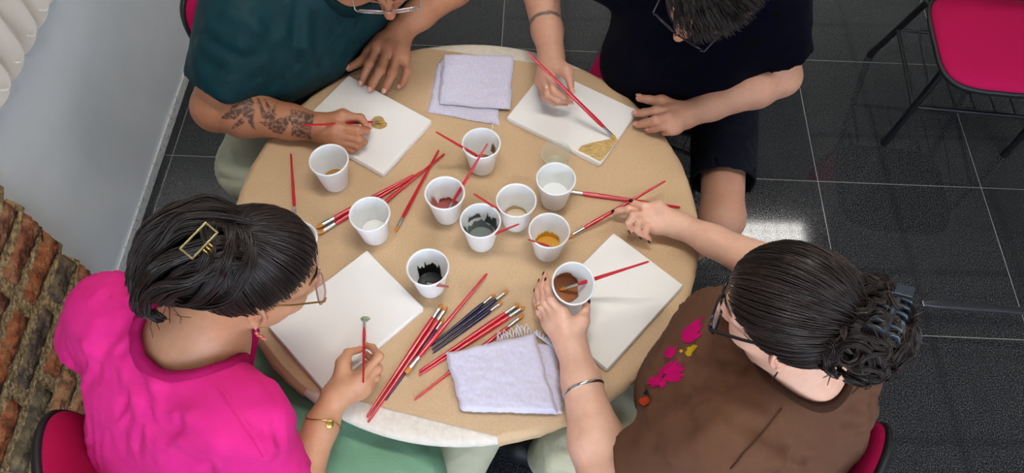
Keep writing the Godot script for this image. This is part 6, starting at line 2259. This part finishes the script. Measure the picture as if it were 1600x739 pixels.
func hair_pink(t: Node3D, c: Vector3, r: Vector3, u: Vector3, f: Vector3, k: float):
	rng.seed = 101
	var bc := c - f * 0.105 + u * 0.055
	var hb: Node3D = hair_cap(t, c, r, u, f, k, 0.75, 0.016, [[bc, r * 0.062, u * 0.062, f * 0.06], [bc - f * 0.03 - u * 0.05, r * 0.045, u * 0.055, f * 0.04]])
	var b := MB.new()
	combed(b, c, r, u, f, k, 0.75, 0.014, bc + f * 0.045 + u * 0.045, 1900, 0.002, 0.009)
	part("combed_hair", b, hair_mat(), hb)
	# twisted bun, given in (right, up, forward) about its middle
	b = MB.new()
	var at := func(q: Array) -> Vector3: return bc + r * q[0] + u * q[1] + f * q[2]
	var locks := [
		[[-0.05, 0.05, 0.075], [-0.066, 0.058, 0.03], [-0.066, 0.045, -0.03], [-0.05, 0.015, -0.068], [-0.03, -0.03, -0.078], [-0.015, -0.065, -0.07]],
		[[-0.03, 0.065, 0.07], [-0.038, 0.08, 0.02], [-0.036, 0.066, -0.03], [-0.026, 0.03, -0.07], [-0.01, -0.02, -0.085], [0.004, -0.06, -0.08]],
		[[-0.005, 0.072, 0.065], [-0.006, 0.088, 0.02], [-0.004, 0.074, -0.03], [0.002, 0.035, -0.07], [0.01, -0.01, -0.084], [0.014, -0.055, -0.082]],
		[[0.022, 0.066, 0.062], [0.026, 0.08, 0.02], [0.028, 0.066, -0.03], [0.028, 0.03, -0.068], [0.026, -0.02, -0.078], [0.02, -0.06, -0.075]],
		[[0.045, 0.05, 0.06], [0.054, 0.058, 0.02], [0.056, 0.045, -0.025], [0.05, 0.01, -0.06], [0.042, -0.03, -0.066], [0.03, -0.06, -0.066]],
		[[0.0, 0.085, 0.035], [0.03, 0.086, 0.03], [0.058, 0.06, 0.02], [0.068, 0.015, 0.005], [0.06, -0.03, -0.01], [0.045, -0.05, -0.03]],
		[[-0.005, 0.08, 0.055], [0.03, 0.078, 0.055], [0.062, 0.05, 0.045], [0.076, 0.005, 0.03], [0.07, -0.035, 0.01], [0.05, -0.055, -0.02]],
		[[-0.02, 0.083, 0.01], [0.012, 0.09, 0.002], [0.044, 0.072, -0.01], [0.06, 0.03, -0.025], [0.055, -0.015, -0.04], [0.04, -0.05, -0.05]],
		[[-0.062, 0.02, 0.04], [-0.07, 0.03, 0.0], [-0.062, 0.015, -0.045], [-0.04, -0.02, -0.07], [-0.02, -0.055, -0.075]],
		[[-0.03, -0.01, -0.075], [-0.022, -0.045, -0.085], [-0.004, -0.075, -0.085], [0.014, -0.098, -0.078], [0.03, -0.108, -0.066], [0.036, -0.096, -0.058]],
		[[0.0, -0.02, -0.085], [0.012, -0.055, -0.09], [0.022, -0.085, -0.086], [0.03, -0.105, -0.074], [0.022, -0.112, -0.064], [0.01, -0.1, -0.06]],
		[[0.024, -0.02, -0.08], [0.03, -0.055, -0.082], [0.04, -0.08, -0.074], [0.05, -0.094, -0.06], [0.046, -0.098, -0.05]],
		[[-0.04, 0.0, -0.075], [-0.036, -0.04, -0.082], [-0.026, -0.07, -0.082], [-0.008, -0.09, -0.08]]]
	for i in locks.size():
		var ctrl := []
		for q in locks[i]: ctrl.append(at.call(q) + Vector3(rng.randf_range(-1, 1), rng.randf_range(-1, 1), rng.randf_range(-1, 1)) * 0.005)
		lock(b, ctrl, 0.0125 if i < 9 else 0.009, 85 if i < 9 else 50, 0.0010, 3.2, 20, 0.32)
	for i in 16:       # smaller strands of the twist, wandering over the coils
		var l0: Array = locks[rng.randi() % 9]
		var ctrl := []
		var sh := Vector3(rng.randf_range(-1, 1), rng.randf_range(0, 1), rng.randf_range(-1, 1)) * 0.009
		for q in l0: ctrl.append(bc + (at.call(q) - bc) * 1.05 + sh + Vector3(rng.randf_range(-1, 1), rng.randf_range(-1, 1), rng.randf_range(-1, 1)) * 0.009)
		lock(b, ctrl, 0.0055, 26, 0.0009, 3.0, 20, 0.4)
	part("bun", b, hair_mat(), hb)
	b = MB.new()
	for i in 26:       # loose wisps at the nape and hairline
		var o: Vector3 = bc + r * rng.randf_range(-0.05, 0.05) - u * rng.randf_range(0.05, 0.09) - f * rng.randf_range(0.03, 0.08)
		var d := Vector3(rng.randf_range(-1, 0.6), rng.randf_range(-1.4, -0.3), rng.randf_range(-0.4, 1)).normalized() * rng.randf_range(0.02, 0.05)
		var sw := Vector3(rng.randf_range(-1, 1), 0, rng.randf_range(-1, 1)) * 0.012
		b.col = Color(0.9, 0.9, 0.9)
		strand(b, curve([o, o + d * 0.4 + sw, o + d * 0.8, o + d - sw * 0.5], 9), 0.0007)
	part("loose_wisp", b, hair_mat(), hb).set_meta("kind", "stuff")
	# gold frame clip on the bun
	b = MB.new()
	var pc := P(311, 376, 1.335)
	var la := (r * 0.5 + f * -0.45 + u * -0.25); 
	var q0 := P(303, 394, 0.0); var ax := (P(336, 354, 1.23) - P(299, 392, 1.23)).normalized(); var ay := ax.cross((CAM_AT - pc).normalized()).normalized(); var az := ay.cross(ax).normalized()
	for sgn: float in [-1.0, 1.0]:
		b.box(pc + ay * sgn * 0.011, ax * 0.027, ay * 0.0017, az * 0.0022, 0.0008)
		b.box(pc + ax * sgn * 0.0265, ax * 0.0017, ay * 0.0125, az * 0.0022, 0.0008)
	var clip := part("hair_clip", b, mat(S(206, 190, 140), 0.22, 1.0), t)
	clip.set_meta("label", "open rectangular pale gold hair clip")
	b = MB.new()
	for i in 3:
		var o := pc + ay * 0.014 + ax * (-0.006 + 0.006 * i)
		b.tube(PackedVector3Array([o, o + ay * 0.006 + az * 0.002, o + ay * 0.010 - az * 0.008]), PackedFloat32Array([0.0016, 0.0015, 0.001]), 6)
	part("hinge", b, M.gold, clip)

func hair_brown(t: Node3D, c: Vector3, r: Vector3, u: Vector3, f: Vector3, k: float):
	rng.seed = 202
	var bc := c - f * 0.122 + u * 0.030 - r * 0.008
	var hb: Node3D = hair_cap(t, c, r, u, f, k, 0.86, 0.002, [[bc, r * 0.066, u * 0.056, f * 0.056]])
	var b := MB.new()
	combed(b, c, r, u, f, k, 0.86, 0.000, bc + f * 0.03 + u * 0.012, 2400, 0.003, 0.014)
	part("combed_hair", b, hair_mat(), hb)
	# curls piled on the back of the head
	b = MB.new()
	for i in 110:
		var v := Vector3(rng.randf_range(-1, 1), rng.randf_range(-0.75, 1), rng.randf_range(-1, 0.75)).normalized()
		var o := bc + r * v.x * 0.084 + u * v.y * 0.064 + f * v.z * 0.07
		var out := (r * v.x + u * v.y + f * v.z).normalized()
		var ta := out.cross(Vector3(rng.randf_range(-1, 1), rng.randf_range(-1, 1), rng.randf_range(-1, 1))).normalized()
		var tb := out.cross(ta).normalized()
		var R0 := rng.randf_range(0.012, 0.024)
		var turns := rng.randf_range(0.7, 1.5)
		var ctrl := []
		var drift := ta * rng.randf_range(-0.03, 0.03) + tb * rng.randf_range(-0.02, 0.02)
		for j in 9:
			var q := j / 8.0
			var w := TAU * turns * q
			ctrl.append(o + drift * (q - 0.5) + (ta * cos(w) + tb * sin(w)) * R0 * (1.0 - 0.3 * q) + out * (0.010 * sin(w * 0.5 + 1.0) - 0.003))
		lock(b, ctrl, rng.randf_range(0.004, 0.0075), 20, 0.0009, 2.0, 20, 0.5, 0.0008)
	part("bun", b, hair_mat(), hb)
	b = MB.new()
	for i in 60:
		var v := Vector3(rng.randf_range(-1, 1), rng.randf_range(-0.6, 1), rng.randf_range(-1, 0.3)).normalized()
		var o := bc + r * v.x * 0.084 + u * v.y * 0.064 + f * v.z * 0.07
		var out := (r * v.x + u * v.y + f * v.z).normalized()
		var sw := Vector3(rng.randf_range(-1, 1), rng.randf_range(-1, 1), rng.randf_range(-1, 1)) * 0.012
		b.col = Color(0.9, 0.9, 0.9)
		strand(b, curve([o, o + out * 0.01 + sw, o + out * 0.02 - sw * 0.5, o + out * 0.018 + sw], 10), 0.0006)
	part("loose_wisp", b, hair_mat(), hb).set_meta("kind", "stuff")
	# black claw clip: spine, grips and curved teeth
	b = MB.new()
	var cm := mat(S(44, 52, 60), 0.22)
	var ca := P(1394, 492, 1.258)
	var ax := (r * 0.92 - u * 0.12).normalized()          # along the spine
	b.tube(PackedVector3Array([ca - ax * 0.044 + u * 0.004, ca + u * 0.006, ca + ax * 0.04 + u * 0.004]), PackedFloat32Array([0.005, 0.006, 0.005]), 8)
	var clip := part("hair_clip", b, cm, t)
	clip.set_meta("label", "black plastic claw clip with curved teeth")
	for i in 6:
		b = MB.new()
		var o := ca + ax * (-0.040 + 0.015 * i) + u * 0.004
		b.tube(PackedVector3Array([o, o + u * 0.006 + f * 0.014, o - u * 0.002 + f * 0.028, o - u * 0.016 + f * 0.036]), PackedFloat32Array([0.0055, 0.006, 0.0052, 0.002]), 7, true, ax, 0.55)
		part("tooth", b, cm, clip)
		b = MB.new()
		b.tube(PackedVector3Array([o, o - f * 0.016 - u * 0.004, o - f * 0.02 - u * 0.024, o - f * 0.010 - u * 0.04]), PackedFloat32Array([0.0055, 0.0058, 0.005, 0.002]), 7, true, ax, 0.55)
		part("tooth", b, cm, clip)
	b = MB.new()
	var g0 := ca + ax * 0.046 + u * 0.0
	b.box(g0 + u * 0.012 - f * 0.006, ax * 0.012, f * 0.014, u * 0.0025, 0.002)
	part("grip", b, cm, clip)

# cropped hair: short strands standing out of the scalp, swept one way
func hair_short(t: Node3D, c: Vector3, r: Vector3, u: Vector3, f: Vector3, k: float, seed_: int, ln: float, col: Color, side := 0.0):
	rng.seed = seed_
	var hb: Node3D = hair_cap(t, c, r, u, f, k, 0.55, 0.022 + side * 0.03, [])
	var b := MB.new()
	var ce := c + (u * 0.034 - f * 0.012) * k
	nz.seed = seed_; nz.frequency = 1.0
	var n := 0
	while n < 4200:
		var v := Vector3(rng.randf_range(-1, 1), rng.randf_range(-1, 1), rng.randf_range(-1, 1))
		if v.length() > 1.0 or v.length() < 0.1: continue
		v = v.normalized()
		var p := ce + (r * v.x * 0.081 + u * v.y * 0.098 + f * v.z * 0.102) * k
		if (p - c).dot(u) - 0.55 * (p - c).dot(f) - (0.019 + side * 0.02) * k - side * (p - c).dot(r) < 0.004 * nz.get_noise_2d(v.x * 6.0, v.z * 6.0): continue
		var out := (r * v.x + u * v.y + f * v.z).normalized()
		var sw := (f * (0.5 - 0.7 * side) - r * side * 1.1 - u * side * 0.4 + r * (0.8 * nz.get_noise_3d(v.x * 2.2, v.y * 2.2, v.z * 2.2)) + u * 0.7 * nz.get_noise_3d(v.y * 2.2 + 9.0, v.x * 2.2, v.z * 2.2)).normalized()
		var l := ln * rng.randf_range(0.6, 1.1) * (0.45 + 0.55 * smoothstep(-0.2, 0.5, v.y))
		var d := (out * 0.55 + sw).normalized()
		var dark := rng.randf_range(0.7, 1.35)
		b.col = Color(dark, dark, dark)
		strand(b, PackedVector3Array([p, p + out * l * 0.3 + d * l * 0.15, p + out * l * 0.42 + d * l * 0.5, p + out * l * 0.36 + d * l * 0.85]), 0.0009, 0.3)
		n += 1
	var m: StandardMaterial3D = hair_mat().duplicate()
	m.albedo_color = col
	part("strands", b, m, hb)

func _ready():
	camera_and_light()
	make_materials()
	var warm := Color(1.0, 0.99, 0.975)
	ceiling_lamp(Vector3(1.98, 3.0, -2.16), 0.95, 0.24, LAMP_E * 0.6, warm, "ceiling lamp with louvre beyond the empty chair, mirrored in the floor")
	ceiling_lamp(Vector3(0.35, 3.0, -2.3), 0.95, 0.24, LAMP_E, warm, "ceiling lamp with louvre behind the two men")
	ceiling_lamp(Vector3(0.18, 3.0, 0.05), 0.95, 0.24, LAMP_E, warm, "ceiling lamp with louvre straight above the round table")
	ceiling_lamp(Vector3(2.1, 3.0, 0.55), 0.95, 0.24, LAMP_E, warm, "ceiling lamp with louvre over the bare floor beside the brown T-shirt")
	ceiling_lamp(Vector3(0.18, 3.0, 2.4), 0.95, 0.24, LAMP_E * 0.6, warm, "ceiling lamp with louvre behind the two women")
	room()
	blinds()
	brickwork()
	table()
	kraft()
	chair(Vector3(1.768, 0, -1.02), Vector2(-0.097, 0.995), "empty red stacking chair standing away from the table")
	floor_bar()
	cups()
	brushes()
	canvases()
	towels()
	people()
